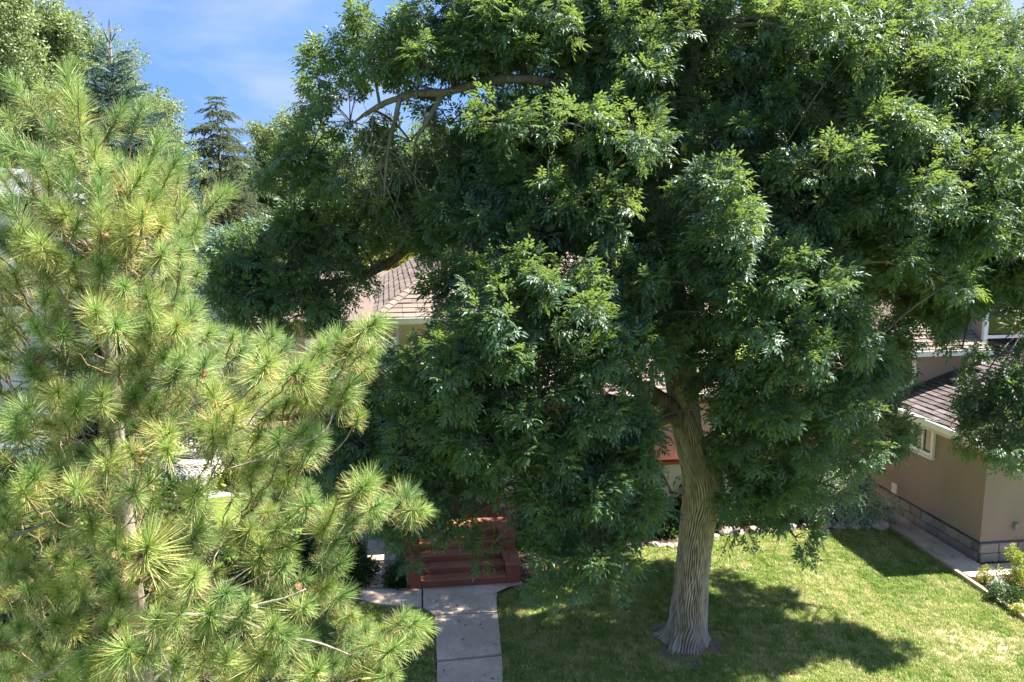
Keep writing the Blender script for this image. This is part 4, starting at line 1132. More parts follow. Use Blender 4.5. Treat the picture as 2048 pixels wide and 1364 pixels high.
# foliage masses: u, v, depth from trunk, half width px, half height px, half depth m, fill
BL = [
 # left bough, further back
 (455, 520, 1.7, 75, 50, .8, 1), (540, 500, 1.6, 90, 60, .9, 1), (640, 480, 1.5, 95, 60, .9, 1), (520, 580, 1.7, 100, 55, .9, .9), (620, 590, 1.5, 110, 60, .9, .9),
 (700, 450, 1.2, 80, 60, .8, 1), (560, 640, 1.6, 110, 45, .8, .55), (680, 620, 1.3, 70, 60, .7, .6), (760, 520, 1.2, 60, 40, .7, .6), (600, 430, 1.6, 70, 30, .8, .8),
 # upper left
 (640, 190, .4, 75, 65, .9, .5), (620, 290, .6, 75, 70, .9, .55), (590, 360, .8, 75, 60, .9, .65), (690, 350, .5, 80, 70, 1, .4), (740, 110, 0, 80, 80, 1, .5), (700, 230, .2, 65, 60, .9, .4), (790, 60, 0, 75, 75, 1, .55), (840, 130, -.3, 80, 60, 1, .6),
 (870, 40, -.2, 80, 60, 1, .7), (820, 270, .2, 60, 60, .8, .25), (760, 330, .4, 60, 60, .8, .4), (920, 100, -.4, 90, 60, 1, 1), (900, 240, .2, 70, 40, .9, .45), (840, 390, .8, 80, 60, 1, .8), (930, 330, .5, 80, 70, 1, .8), (780, 430, .9, 70, 50, .9, .8),
 # top middle
 (1000, 60, -.3, 100, 70, 1.2, 1), (1110, 60, -.2, 110, 70, 1.3, 1), (1040, 130, -.2, 90, 40, 1.2, .9), (1220, 80, 0, 110, 80, 1.3, 1), (1150, 150, .2, 80, 50, 1, .9), (1280, 150, -.3, 80, 80, 1.2, 1), (1330, 50, .6, 80, 60, 1.3, .9), (1230, 220, .4, 80, 60, 1, .9),
 (1050, 260, -.1, 100, 60, 1.1, 1), (1150, 300, -.2, 100, 70, 1.2, 1), (1000, 340, -.2, 90, 60, 1, 1), (1090, 380, -.8, 110, 60, 1, 1), (1250, 330, -.4, 90, 70, 1.1, 1), (960, 430, -.2, 110, 60, 1.1, 1), (1180, 430, -.9, 110, 60, 1.1, 1), (1050, 470, -.6, 110, 50, 1, .9), (870, 470, .4, 80, 50, .9, .9), (1270, 470, -.5, 80, 60, 1, 1),
 (1955, 100, 1.0, 60, 70, 1, .6), (930, 1035, -1.5, 60, 36, .5, .8), (880, 1010, -1.3, 50, 40, .5, .8), (2010, 830, .2, 50, 60, .6, .9), (1950, 880, .2, 40, 40, .5, .7),
 # above the frame
 (900, -70, -.2, 120, 50, 1.0, .7), (1080, -80, 0, 130, 60, 1.2, .8), (1250, -90, .2, 130, 70, 1.3, .8), (1420, -80, .3, 130, 60, 1.3, .7), (1600, -60, .4, 110, 40, 1.1, .5), (1200, -190, .3, 130, 60, 1.2, .7), (1380, -190, .5, 120, 60, 1.2, .6),
 # top right
 (1430, 60, .3, 90, 70, 1.2, 1), (1530, 70, 0, 100, 70, 1.2, 1), (1640, 50, .2, 100, 70, 1.2, 1), (1740, 60, .2, 90, 70, 1.2, 1), (1830, 70, .6, 80, 70, 1.2, 1), (1450, 170, .2, 80, 60, 1, .9), (1560, 190, -.3, 90, 70, 1.1, 1), (1670, 150, -.2, 100, 70, 1.2, 1), (1780, 170, 0, 100, 70, 1.2, 1), (1880, 180, .4, 90, 80, 1.2, 1), (1960, 230, .6, 80, 80, 1.2, 1), (2030, 300, .6, 70, 90, 1.2, 1), (1430, 270, -.3, 80, 60, 1, 1),
 (1530, 300, .2, 90, 60, 1, .9), (1720, 270, -.7, 100, 70, 1.1, 1), (1830, 290, -.3, 100, 70, 1.2, 1), (1930, 340, 0, 90, 80, 1.2, 1), (1780, 390, -.9, 100, 70, 1.1, 1), (1880, 440, -.4, 100, 80, 1.2, 1), (1980, 440, .1, 90, 80, 1.2, 1), (1650, 410, -.2, 90, 60, 1, .8), (2040, 180, 1.2, 60, 80, 1, .8), (2060, 480, .4, 80, 90, 1, 1),
 # right middle, near bough that catches light
 (1440, 400, -1.9, 70, 55, .8, 1), (1470, 470, -2.1, 80, 60, .8, 1), (1420, 520, -1.6, 80, 60, .9, 1), (1540, 540, -1.7, 85, 65, .8, 1), (1600, 590, -1.6, 85, 70, .8, 1), (1490, 610, -1.8, 90, 70, .8, 1), (1660, 660, -1.2, 80, 70, .8, 1), (1580, 700, -1.7, 90, 70, .8, 1), (1450, 700, -1.4, 90, 60, .8, 1), (1700, 740, -.8, 70, 60, .8, 1), (1640, 790, -1.2, 80, 60, .8, 1), (1530, 800, -1.4, 90, 60, .8, 1), (1460, 800, -.9, 60, 50, .6, .9), (1620, 880, -1.0, 85, 60, .8, 1), (1690, 880, -.8, 50, 60, .7, .9), (1520, 900, -1.0, 85, 55, .8, 1), (1560, 980, -.9, 90, 55, .7, .95), (1480, 970, -.7, 55, 60, .6, .9), (1640, 960, -.7, 60, 50, .7, .9), (1510, 1040, -.7, 75, 40, .6, .8), (1590, 1070, -.7, 40, 28, .4, .7), (1680, 560, 1.2, 90, 60, 1, .8), (1600, 480, 1.0, 90, 50, 1, .7), (1720, 480, .6, 90, 60, 1, .8),
 # far right
 (1750, 690, .8, 60, 55, .8, .9), (1768, 780, .8, 36, 60, .6, .8), (1770, 860, .8, 55, 50, .6, .8), (1740, 900, .7, 40, 40, .5, .8), (1810, 590, 1.3, 90, 50, .9, .9), (1890, 560, 1.0, 90, 60, 1, 1), (1980, 560, .8, 90, 70, 1, 1), (1880, 622, 1.2, 65, 35, .8, .9), (1925, 690, .9, 42, 36, .6, .9), (2030, 650, .8, 60, 40, .8, .7), (1968, 810, .3, 42, 50, .6, .9), (2000, 870, .1, 55, 45, .6, .9), (2040, 800, .2, 50, 80, .7, 1), (2030, 910, .1, 40, 30, .4, .8), (1950, 780, .4, 34, 36, .5, .8), (2060, 740, .4, 40, 50, .6, .9),
 # middle low, in shade
 (1080, 560, -2.0, 90, 60, .9, 1), (1000, 620, -2.3, 90, 60, .9, 1), (1160, 620, -1.9, 90, 70, .9, 1), (1250, 580, -1.4, 90, 60, .9, 1), (1310, 640, -1.0, 60, 60, .8, 1), (920, 690, -2.2, 90, 65, .9, 1), (850, 730, -1.5, 80, 65, .9, 1), (1040, 700, -2.2, 100, 60, .9, 1), (1150, 720, -2.0, 100, 60, .9, 1), (1250, 700, -1.6, 90, 60, .9, 1), (960, 780, -2.1, 100, 60, .9, 1), (850, 810, -1.4, 90, 65, .9, 1), (760, 780, -.3, 70, 60, .9, 1), (1080, 800, -2.1, 100, 60, .9, 1), (1190, 820, -1.9, 90, 60, .9, 1), (1270, 860, -1.6, 50, 60, .7, 1), (720, 870, -.1, 80, 70, .9, 1), (820, 890, -1.2, 90, 65, .9, 1), (930, 870, -1.9, 100, 60, .9, 1), (1040, 890, -1.9, 90, 55, .9, 1), (1150, 910, -2.1, 90, 60, .9, 1), (1240, 930, -1.8, 75, 70, .8, 1), (680, 930, .1, 60, 60, .8, 1), (770, 980, -.7, 80, 60, .8, 1), (870, 970, -1.4, 90, 50, .8, .9), (1000, 965, -1.6, 70, 45, .8, .7), (1080, 990, -2.0, 80, 55, .8, .95), (1180, 1010, -2.2, 90, 60, .8, 1), (1268, 1010, -1.6, 50, 50, .6, .95), (800, 1040, -1.2, 75, 45, .7, .8), (800, 1060, -.8, 45, 35, .6, .7), (1105, 1080, -2.1, 55, 50, .7, .95), (1190, 1110, -2.3, 80, 55, .7, 1), (1120, 1165, -2.3, 55, 32, .5, .9), (1225, 1165, -2.3, 40, 32, .5, .8), (835, 1105, -1.1, 36, 22, .4, .6), (972, 1105, -1.5, 16, 22, .2, .4), (1640, 335, -1.7, 75, 45, .6, .9), (1345, 985, -1.4, 14, 14, .2, .5), (1405, 815, -1.3, 28, 24, .3, .7), (1330, 1045, -1.4, 14, 12, .2, .4), (1470, 860, -1.2, 40, 40, .4, .8),
 (960, 545, -1.2, 80, 40, .7, .9), (900, 600, -1.0, 55, 45, .6, .8), (1040, 530, -.8, 70, 30, .7, .7), (1210, 530, -.6, 70, 30, .7, .8),
 (1150, 240, -1.7, 80, 45, .7, .6), (1290, 270, -1.6, 70, 45, .7, .6), (1010, 250, -1.5, 70, 40, .7, .5),
 # depth behind the trunk
 (1100, 250, 2.4, 160, 110, 1.5, .30), (1350, 250, 2.8, 150, 120, 1.5, .36), (1600, 280, 3.0, 150, 110, 1.5, .36), (1150, 450, 2.4, 150, 70, 1.3, .30), (1450, 430, 3.0, 130, 80, 1.4, .42), (1720, 400, 3.2, 130, 90, 1.4, .36), (1350, 80, 2.6, 150, 90, 1.5, .42), (1050, 80, 2.2, 140, 80, 1.4, .36), (1650, 80, 2.8, 150, 90, 1.5, .42), (1300, 560, 1.6, 110, 50, 1, .42), (1000, 520, 1.4, 90, 30, .8, .30), (1450, 560, 1.5, 90, 60, 1, .48), (1850, 350, 2.6, 120, 110, 1.3, .42), (1950, 520, 2.2, 100, 80, 1.2, .42),
]
r2 = np.random.default_rng(77)
for _ in range(75):            # the crown is one continuous mass: lesser boughs between the big ones
    u_, v_ = r2.uniform(880, 1980), r2.uniform(10, 690)
    if v_ > 560 and (u_ > 1740 or u_ < 960): continue
    if u_ < 1000 and v_ > 180 and v_ < 340: continue
    BL.append((u_, v_, r2.uniform(-1.2, 1.0), 75, 50, .8, .5))
pts_l, dir_l, scl_l = [], [], []
br = MB()
for (u, v, dY, ru, rv, rd, fill) in BL:
    Y = AY + dY
    c = PY(u, v, Y) - AB
    px = Y / FPX
    rad3 = np.array([max(ru - 11, ru * .6) * px, max(rd - .1, rd * .65), max(rv - 10, rv * .6) * px])
    # stem from the nearest limb
    dd = np.linalg.norm(LP[:, :3] - (c - np.array([0, 0, .15])), axis=1) + 0.8 * np.maximum(0, LP[:, 2] - c[2] - 0.3)
    b = LP[np.argmin(dd)]
    hub = c - np.array([0, 0, rad3[2] * 0.25])
    o0 = b[:3]; r0 = min(b[3] * 0.6, 0.010 + 0.016 * np.linalg.norm(c - b[:3]))
    L0 = np.linalg.norm(hub - o0)
    stem = bez(o0, o0 + (hub - o0) * .35 + np.array([0, 0, .12 * L0]), hub - (hub - o0) * .25 + np.array([0, 0, .10 * L0]), hub, 8)
    br.tube(stem, np.linspace(r0, 0.014, 8), 5, cap=False)
    ns = int(fill * (ru * rv) * px * px * (0.6 + rd) * 225 * (0.72 if v < 330 else 1.0))
    nb = max(5, ns // 6)
    out_dir = norm(np.array([c[0], c[1], 0.0]) + 1e-6)
    for kb in range(nb):
        q = rng.normal(size=3); q /= np.linalg.norm(q)
        q[2] = q[2] * 0.9 + 0.08
        e = c + q * rad3 * rng.uniform(0.72, 1.03)
        mid = (hub + e) / 2 + np.array([0, 0, 0.10 * np.linalg.norm(e - hub)])
        path = bez(hub, hub + (mid - hub) * .7, mid + (e - mid) * .3, e, 5)
        br.tube(path, np.linspace(0.012, 0.005, 5), 3, cap=False)
        m_ = max(1, int(round(ns / nb)))
        for s in range(m_):
            t = 1.0 if s == 0 else rng.uniform(0.35, 1.0)
            pp = path[0] * 0 + np.array([np.interp(t, np.linspace(0, 1, 5), path[:, a]) for a in range(3)])
            tang = norm(e - hub)
            side = norm(rng.normal(size=3))
            d = norm(tang * (1.0 if s == 0 else 0.6) + side * (0.35 if s == 0 else 0.95) + out_dir * 0.35 + np.array([0, 0, rng.uniform(-0.35, 0.45)]))
            pts_l.append(pp + d * (0.0 if s == 0 else 0.08)); dir_l.append(d); scl_l.append(rng.uniform(0.46, 0.74))
br.build('branches', M['twig_bark'], ash)['kind'] = 'stuff'
pts_l, dir_l, scl_l = np.array(pts_l), np.array(dir_l), np.array(scl_l)
# openings that the branches leave
uu, vv, zz2 = proj(pts_l + AB + dir_l * 0.18)
keep = np.ones(len(pts_l), bool); dice = rng.uniform(size=len(pts_l))
for (x0, x1, y0, y1, dmax, pr) in ((1338, 1422, 815, 1075, .3, .8), (1640, 1775, 945, 1060, 9, .85), (1822, 1882, 832, 925, 9, .92), (895, 1030, 1105, 1190, 9, .75), (1830, 1928, 705, 800, 9, .9), (1842, 1905, 795, 985, 9, .9), (722, 792, 1075, 1190, 9, .9), (748, 850, 562, 660, 9, .85), (1105, 1142, 500, 575, 9, .7), (1955, 2040, 625, 725, 9, .7), (1300, 1345, 1050, 1110, 9, .8), (820, 880, 1130, 1190, 9, .8), (960, 1030, 955, 1030, 9, .55), (1115, 1175, 925, 975, 9, .5), (1090, 1140, 820, 865, 9, .5), (720, 760, 640, 700, 9, .8)):
    keep &= ~((uu > x0) & (uu < x1) & (vv > y0) & (vv < y1) & (pts_l[:, 1] < dmax) & (dice < pr))
pts_l, dir_l, scl_l = pts_l[keep], dir_l[keep], scl_l[keep]
rot_l = eul(dir_l, rng.normal(0, 0.45, len(dir_l)))
pid_l = rng.integers(0, len(ASH), len(pts_l))
uu, vv, zz2 = proj(pts_l + AB)
vis = (uu > 0) & (uu < 2048) & (vv > 0) & (vv < 1364)
score = np.where(vis, zz2, 99)
near = np.argsort(score)[:300]
for i in near:
    o = link('leaf_spray', ASH[pid_l[i]], ash)
    o.location = pts_l[i]; o.rotation_euler = rot_l[i]; o.scale = (scl_l[i],) * 3
restm = np.ones(len(pts_l), bool); restm[near] = False
scatter('crown', pts_l[restm], rot_l[restm], scl_l[restm], pid_l[restm], ASH, ash)
print('ash sprays', len(pts_l))
# bare dead twigs hanging under the arching limb
dt = MB()
for k in range(26):
    s0 = PY(rng.uniform(700, 860), rng.uniform(215, 330), AY - .6 + rng.normal(0, .2)) - AB
    n = 7; p = [s0]; d = norm(np.array([rng.normal(0, .5), rng.normal(0, .3), -0.9]))
    for _ in range(n):
        d = norm(d + rng.normal(0, .28, 3) + np.array([0, 0, -.08])); p.append(p[-1] + d * rng.uniform(.08, .17))
    dt.tube(np.array(p), np.linspace(.010, .003, n + 1), 4, cap=False)
    for _ in range(3):
        a = p[rng.integers(2, n)]; d2 = norm(d + rng.normal(0, .8, 3))
        dt.tube(np.array([a, a + d2 * .12, a + d2 * .2 + rng.normal(0, .04, 3)]), [.005, .004, .002], 3, cap=False)
dtw = dt.build('dead_twigs', M['dead_bark'], ash); dtw['kind'] = 'stuff'
for L in ([(800, 195, -.7, .04), (790, 240, -.7, .032), (778, 290, -.7, .026), (772, 340, -.7, .018), (768, 400, -.7, .010)], [(885, 190, -.7, .04), (870, 215, -.75, .036), (850, 250, -.8, .03), (830, 285, -.8, .02), (825, 330, -.8, .012)], [(985, 158, -.6, .03), (982, 180, -.6, .028), (980, 200, -.6, .02), (983, 230, -.6, .012)]):
    pts = np.array([[*(PY(u, v, AY + d) - AB), r] for u, v, d, r in L]); q = smooth_path(pts, .08)
    MB().tube(q[:, :3], q[:, 3], 7).build('limb', M['dead_bark'], ash, smooth=True)

# ================================================================== the pine
def pine_tuft(seed, kind):
    r = np.random.default_rng(seed)
    n = {'round': 330, 'long': 400, 'old': 190}[kind] + int(r.integers(-50, 40))
    Ls = {'round': 0.15, 'long': 0.34, 'old': 0.20}[kind]
    lop = r.uniform(0, 2 * PI); skew = r.uniform(0.0, 0.35)
    V, F4, F3, C = [], [], [], []
    X = np.array([1., 0, 0])
    for q in range(n):
        if kind != 'long':
            s = r.beta(1.1, 1.0)
            ang = R(np.interp(s, [0, .35, .7, 1], [112, 84, 52, 18]) + r.normal(0, 9))
            L = r.uniform(0.115, 0.165) * np.interp(s, [0, 1], [1.05, 0.92])
        else:
            s = r.beta(1.0, 1.0)
            ang = R(np.interp(s, [0, .25, .8, 1], [88, 55, 40, 15]) + r.normal(0, 8))
            L = r.uniform(0.11, 0.15)
        a = r.uniform(0, 2 * PI)
        lat = np.array([0, math.cos(a), math.sin(a)])
        L *= 1 + skew * math.cos(a - lop)
        d = X * math.cos(ang) + lat * math.sin(ang)
        b = X * Ls * (s - 0.35) + lat * 0.006
        side = norm(np.cross(d, r.normal(size=3)))
        w = 0.00135
        bend = norm(lat * 0.5 - X * .3 + r.normal(0, .4, 3)) * L * 0.10
        m = b + d * L * .55 + bend * .3; t = b + d * L + bend
        k = len(V)
        V += [b - side * w, b + side * w, m - side * w, m + side * w, t - side * w * .4, t + side * w * .4]
        F4 += [[k, k + 1, k + 3, k + 2], [k + 2, k + 3, k + 5, k + 4]]
        old = np.clip(1.15 - 1.5 * s + r.normal(0, .25), 0, 1)
        g = np.array([0.20, 0.33, 0.085]) * r.uniform(.75, 1.25); g2 = np.array([0.31, 0.42, 0.15]) * r.uniform(.8, 1.2)
        y = np.array([0.68, 0.57, 0.30]) * r.uniform(.75, 1.15)
        if r.uniform() < 0.06 * (0.4 + old): g, g2, y = [np.array([0.46, 0.30, 0.08]) * r.uniform(.8, 1.1)] * 3
        if kind == 'old':
            o_ = r.uniform(); g = g * .9 * (1 - o_ * .4) + np.array([.20, .12, .05]) * o_ * .5; g2 = g * 1.15; y = y * .75
        cb = g; cm = g2 * (1 - .35 * old) + y * .35 * old; ct = g2 * (1 - .9 * old) + y * .9 * old
        for c in (cb, cb, cm, cm, ct, ct): C.append([*c, 1])
    tv, tf = tube(np.array([[-Ls * .55 - .05, 0, 0], [0, 0, 0], [Ls * .66, 0, 0]]), [0.007, 0.006, 0.0045], 5)
    k = len(V)
    V = np.vstack([V, tv]); C = np.vstack([C, np.tile([0.2, .15, .08, 1], (len(tv), 1))])
    me = make_mesh('needle_tuft', V, F4=np.vstack([F4, tf + k]), attrs={'col': C}, mats=(M['pine_needle'], M['pine_twig']))
    mi = np.zeros(len(F4) + len(tf), np.int32); mi[len(F4):] = 1
    me.polygons.foreach_set('material_index', mi)
    return me
TUFT = [pine_tuft(300 + k, 'round') for k in range(6)] + [pine_tuft(330 + k, 'long') for k in range(4)] + [pine_tuft(360 + k, 'old') for k in range(4)]

PYc = 5.9
pine_base = np.array([*PY(300, 1500, PYc)[:2], 0.0])
pine = thing('pine_tree', 'sunlit pine tree with long yellow tipped needles and cones', 'tree', pine_base)
tr = [[0, 0, -0.05, .13]]
for u, v, r in ((285, 1364, .085), (262, 1150, .07), (238, 930, .056), (229, 800, .048), (221, 700, .042), (205, 560, .034), (185, 430, .024), (168, 310, .016), (150, 220, .010), (140, 170, .006)):
    tr.append([*(PY(u, v, PYc) - pine_base), r])
trs = smooth_path(np.array(tr), 0.08)
MB().tube(trs[:, :3], trs[:, 3], 10).build('trunk', M['pine_bark'], pine, smooth=True)

# shoots seen in the photograph: u, v, depth, kind (l = long brush), size
SH = []
def S_(u, v, Y, kd='r', s=1.0, tip=None): SH.append((u, v, Y, kd, s, tip))
S_(150, 220, 5.85, 'l', 1.15, (132, 130)); S_(60, 210, 5.7, 'l', 1.0, (25, 150)); S_(160, 270, 5.7, 'l', 1.0, (158, 215)); S_(225, 255, 5.7, 'l', .85, (246, 205)); S_(268, 255, 5.9, 'l', .8, (280, 205))
S_(85, 325, 5.5, 'l', .95, (40, 300)); S_(298, 330, 5.7, 'l', .9, (310, 285)); S_(255, 395, 5.3, 'l', .95, (284, 345)); S_(328, 365, 5.7, 'l', 1.0, (346, 325)); S_(415, 420, 5.8, 'l', 1.0, (452, 375)); S_(145, 420, 5.2, 'l', .95, (140, 370)); S_(200, 440, 5.1, 'l', .9, (200, 390)); S_(100, 410, 5.4, 'l', .9, (100, 372)); S_(25, 390, 5.4, 'l', .9, (12, 365)); S_(48, 460, 5.0, 'l', 1.0, (34, 425)); S_(202, 470, 5.0, 'l', .9, (202, 415)); S_(262, 470, 5.2, 'l', .9, (260, 425)); S_(345, 545, 5.6, 'l', .9, (372, 520)); S_(385, 470, 5.6, 'r', 1.0); S_(190, 320, 5.4, 'r', 1.1); S_(150, 330, 5.4, 'r', 1.0); S_(230, 330, 5.6, 'r', 1.0); S_(110, 270, 5.6, 'r', 1.0); S_(300, 420, 5.4); S_(320, 460, 5.4); S_(120, 370, 5.6); S_(60, 380, 5.5); S_(350, 420, 5.8)
for u, v in ((55, 505), (150, 460), (205, 545), (250, 515), (285, 445), (330, 560), (35, 565), (200, 590), (80, 670), (150, 685), (385, 625), (365, 660), (410, 675), (285, 675), (350, 660), (275, 730), (325, 725), (285, 770), (375, 755), (130, 790), (45, 815), (100, 850), (340, 850), (400, 862), (150, 540), (100, 560), (250, 580), (20, 640), (110, 620), (300, 610), (345, 610), (20, 720), (70, 750), (190, 740), (310, 800), (250, 800), (90, 500), (320, 515), (15, 500)):
    S_(u, v, 5.0 + 0.0011 * abs(u - 228) + rng.uniform(-.25, .35))
for u, v, s in ((232, 660, 1.15), (405, 738, 1.2), (585, 752, 1.15), (432, 803, 1.15), (205, 808, 1.1), (150, 822, 1.0), (60, 830, 1.3)):
    S_(u, v, 4.7, 'r', s)
for u, v in ((470, 715), (560, 705), (638, 712), (700, 700), (735, 655), (715, 680), (500, 760), (520, 700), (470, 840), (510, 800), (540, 830), (600, 800), (670, 700), (620, 770), (680, 812), (655, 790), (635, 885), (600, 870), (554, 927), (502, 962), (520, 900), (470, 905), (570, 965)):
    S_(u, v, 5.3 + rng.uniform(-.25, .3))
for u, v, s in ((426, 882, 1), (336, 907, 1), (265, 910, 1), (197, 934, 1), (76, 962, 1), (157, 982, 1.2), (271, 990, 1.2), (388, 1000, 1.2), (714, 988, 1.15), (775, 1015, 1), (800, 1010, 1.05), (745, 1040, 1), (185, 1055, 1.2), (290, 1112, 1.4), (386, 1078, 1.2), (479, 1090, 1.2), (609, 1015, 1), (546, 1064, 1.05), (649, 1060, 1), (563, 1136, 1.1), (668, 1135, 1), (319, 1150, .9), (365, 1156, .9), (445, 1190, 1.2), (311, 1252, 1.1), (260, 1305, 1.2), (180, 1350, 1.4), (113, 1248, 1.2), (210, 1268, 1.1), (550, 1278, 1), (695, 1282, 1.05), (777, 1305, 1.2), (818, 1282, 1.1), (798, 1246, 1), (454, 1328, 1.1), (517, 1324, 1.05), (626, 1352, 1.1), (731, 1343, .9), (672, 1198, 1), (694, 1232, 1), (588, 1310, 1.05), (17, 1043, 1), (13, 968, 1), (147, 1136, 1), (122, 1190, 1), (218, 1157, .95), (42, 1110, 1), (25, 1343, 1.2), (60, 1180, 1), (700, 1050, 1), (350, 1330, 1.1), (400, 1280, 1), (480, 1240, 1), (530, 1200, 1), (600, 1220, 1), (640, 1180, .9), (100, 1330, 1.1), (40, 1260, 1.1), (220, 1200, 1), (740, 1290, 1)):
    S_(u, v, np.interp(abs(u - 280), [0, 300, 600], [4.4, 4.9, 5.4]) + rng.uniform(-.25, .25), 'r', s)
# each bough end carries several shoots
for (u, v, Y, kd, s, tip) in list(SH):
    for _ in range(2 if v > 420 else 1):
        a_ = rng.uniform(0, 2 * PI); d_ = rng.uniform(30, 58)
        if u + d_ * math.cos(a_) > 845: continue
        if u + d_ * math.cos(a_) > 672 and 1045 < v + d_ * .8 * math.sin(a_) < 1235: continue
        if u + d_ * math.cos(a_) > 600 and v + d_ * .8 * math.sin(a_) < 690: continue
        SH.append((u + d_ * math.cos(a_) - 8, v + d_ * .8 * math.sin(a_) + 8, Y + rng.uniform(-.1, .3), 'r' if rng.uniform() < .8 else 'o', s * rng.uniform(.8, 1.0), None))
# fuller growth behind
def umax(v): return np.interp(v, [100, 200, 300, 370, 450, 520, 600, 650, 690, 800, 900, 1000, 1100, 1250, 1364], [150, 270, 310, 400, 380, 350, 390, 430, 560, 590, 540, 570, 600, 610, 640])
kf = 0
while kf < 430:
    v = 330 + 1070 * rng.uniform() ** .85
    u = rng.uniform(-250 if v > 450 else 20, umax(v) - 20)
    if 290 < u < 520 and 830 < v < 980 and rng.uniform() < .8: continue
    Yf = PYc + rng.uniform(-.55, .9)
    S_(u, v, Yf, 'o' if rng.uniform() < .75 else 'r', rng.uniform(.7, 1.0)); kf += 1
# connect the shoots: nearest node of what already grew, never from above
nodes = [trs[::3, :3][trs[::3, 2] > 1.4]]
node_r = [trs[::3, 3][trs[::3, 2] > 1.4]]
items = []
for (u, v, Y, kd, s, tip) in SH:
    p = PY(u, v, Y) - pine_base
    hdist = np.interp(p[2], trs[:, 2], np.arange(len(trs)))
    ax = trs[int(hdist), :3]
    items.append((np.linalg.norm((p - ax)[:2]), p, ax, kd, s, tip, Y, (u, v)))
items.sort(key=lambda t: t[0])
tw = {'limb': [], 'twig': MB()}
T_pts, T_dir, T_scl, T_pid = [], [], [], []
for hd_, p, ax, kd, s, tip, Y, uv in items:
    outw = p - ax; outw[2] = 0
    outw = norm(outw) if hd_ > .08 else np.array([0, 0, 0.])
    if tip is not None:
        d = norm(PY(*tip, Y - 0.02) - pine_base - p)
        d = norm(d + outw * .12)
    else:
        upk = rng.uniform(0.55, 1.0)
        d = norm(outw * rng.uniform(.45, .85) + np.array([0, 0, upk]) + rng.normal(0, .22, 3))
    b = p - d * 0.10
    A_, Ar = np.vstack(nodes), np.concatenate(node_r)
    dz = A_[:, 2] - (b[2] - 0.12 - 0.25 * np.linalg.norm((A_ - b)[:, :2], axis=1))
    cost = np.linalg.norm(A_ - b, axis=1) + 1.6 * np.maximum(0, dz) - 0.12 * np.minimum(Ar, .03) / .03
    i0 = np.argmin(cost)
    o0 = A_[i0]; L0 = np.linalg.norm(b - o0)
    path = bez(o0, o0 + (b - o0) * .4 + norm(b - o0) * 0 - np.array([0, 0, .10 * L0]), b - d * min(.12, L0 * .3), p + d * .02, 9)
    path[1:-1] += rng.normal(0, .008, (7, 3))
    r1 = 0.0055; r0 = min(Ar[i0] * .75, r1 + 0.010 * L0)
    rr = np.linspace(r0, r1, 9)
    if L0 > 0.55: tw['limb'].append((path, rr))
    else: tw['twig'].tube(path, rr, 5, cap=False)
    nodes.append(path[2:-1]); node_r.append(rr[2:-1])
    T_pts.append(p); T_dir.append(d); T_scl.append(s * rng.uniform(.58, .86) * (1.22 if tip is not None else 1.0))
    T_pid.append({'r': rng.integers(0, 6), 'l': rng.integers(6, 10), 'o': rng.integers(10, 14)}[kd])
for path, rr in tw['limb']: MB().tube(path, rr * 1.25, 7, cap=False).build('limb', M['pine_bark'], pine, smooth=True)
for L in ([(300, 1235, 4.75, .020), (350, 1228, 4.7, .018), (420, 1232, 4.7, .017), (476, 1236, 4.7, .015), (485, 1222, 4.65, .012), (520, 1208, 4.6, .011), (570, 1196, 4.6, .009), (612, 1178, 4.6, .006)],
          [(476, 1236, 4.7, .012), (500, 1248, 4.7, .010), (522, 1256, 4.7, .007)], [(560, 1276, 4.8, .012), (610, 1280, 4.8, .011), (650, 1290, 4.8, .010), (700, 1310, 4.85, .006)], [(305, 1282, 4.5, .014), (322, 1305, 4.5, .013), (340, 1345, 4.5, .012), (345, 1400, 4.5, .012)],
          [(60, 1362, 4.5, .014), (120, 1335, 4.5, .013), (165, 1300, 4.55, .010), (175, 1288, 4.55, .007)], [(20, 1075, 4.9, .016), (60, 1060, 4.9, .015), (100, 1042, 4.95, .012)], [(560, 905, 5.0, .010), (620, 880, 5.0, .009), (655, 855, 5.05, .008), (668, 815, 5.1, .006)], [(450, 940, 5.0, .008), (500, 925, 5.0, .010), (550, 910, 5.0, .010)], [(505, 800, 5.1, .010), (530, 788, 5.1, .008), (555, 772, 5.1, .006)], [(640, 745, 5.2, .009), (600, 752, 5.2, .010), (690, 715, 5.2, .006)]):
    q_ = smooth_path(np.array([[*(PY(u, v, Y) - pine_base), r] for u, v, Y, r in L]), .04)
    MB().tube(q_[:, :3], q_[:, 3] * .68, 6).build('limb', M['dead_pine'], pine, smooth=True)
tw['twig'].build('twigs', M['pine_twig'], pine)['kind'] = 'stuff'
T_pts, T_dir, T_scl, T_pid = map(np.array, (T_pts, T_dir, T_scl, T_pid))
T_rot = eul(T_dir, rng.uniform(0, 6.28, len(T_dir)))
uu, vv, zc_ = proj(T_pts + pine_base)
vis = (uu > -20) & (uu < 2048) & (vv > -20) & (vv < 1384)
near = np.argsort(np.where(vis, zc_, 99))[:290]
for i in near:
    o = link('needle_tuft', TUFT[T_pid[i]], pine)
    o.location = T_pts[i]; o.rotation_euler = T_rot[i]; o.scale = (T_scl[i],) * 3
rm = np.ones(len(T_pts), bool); rm[near] = False
scatter('needles', T_pts[rm], T_rot[rm], T_scl[rm], T_pid[rm], TUFT, pine)
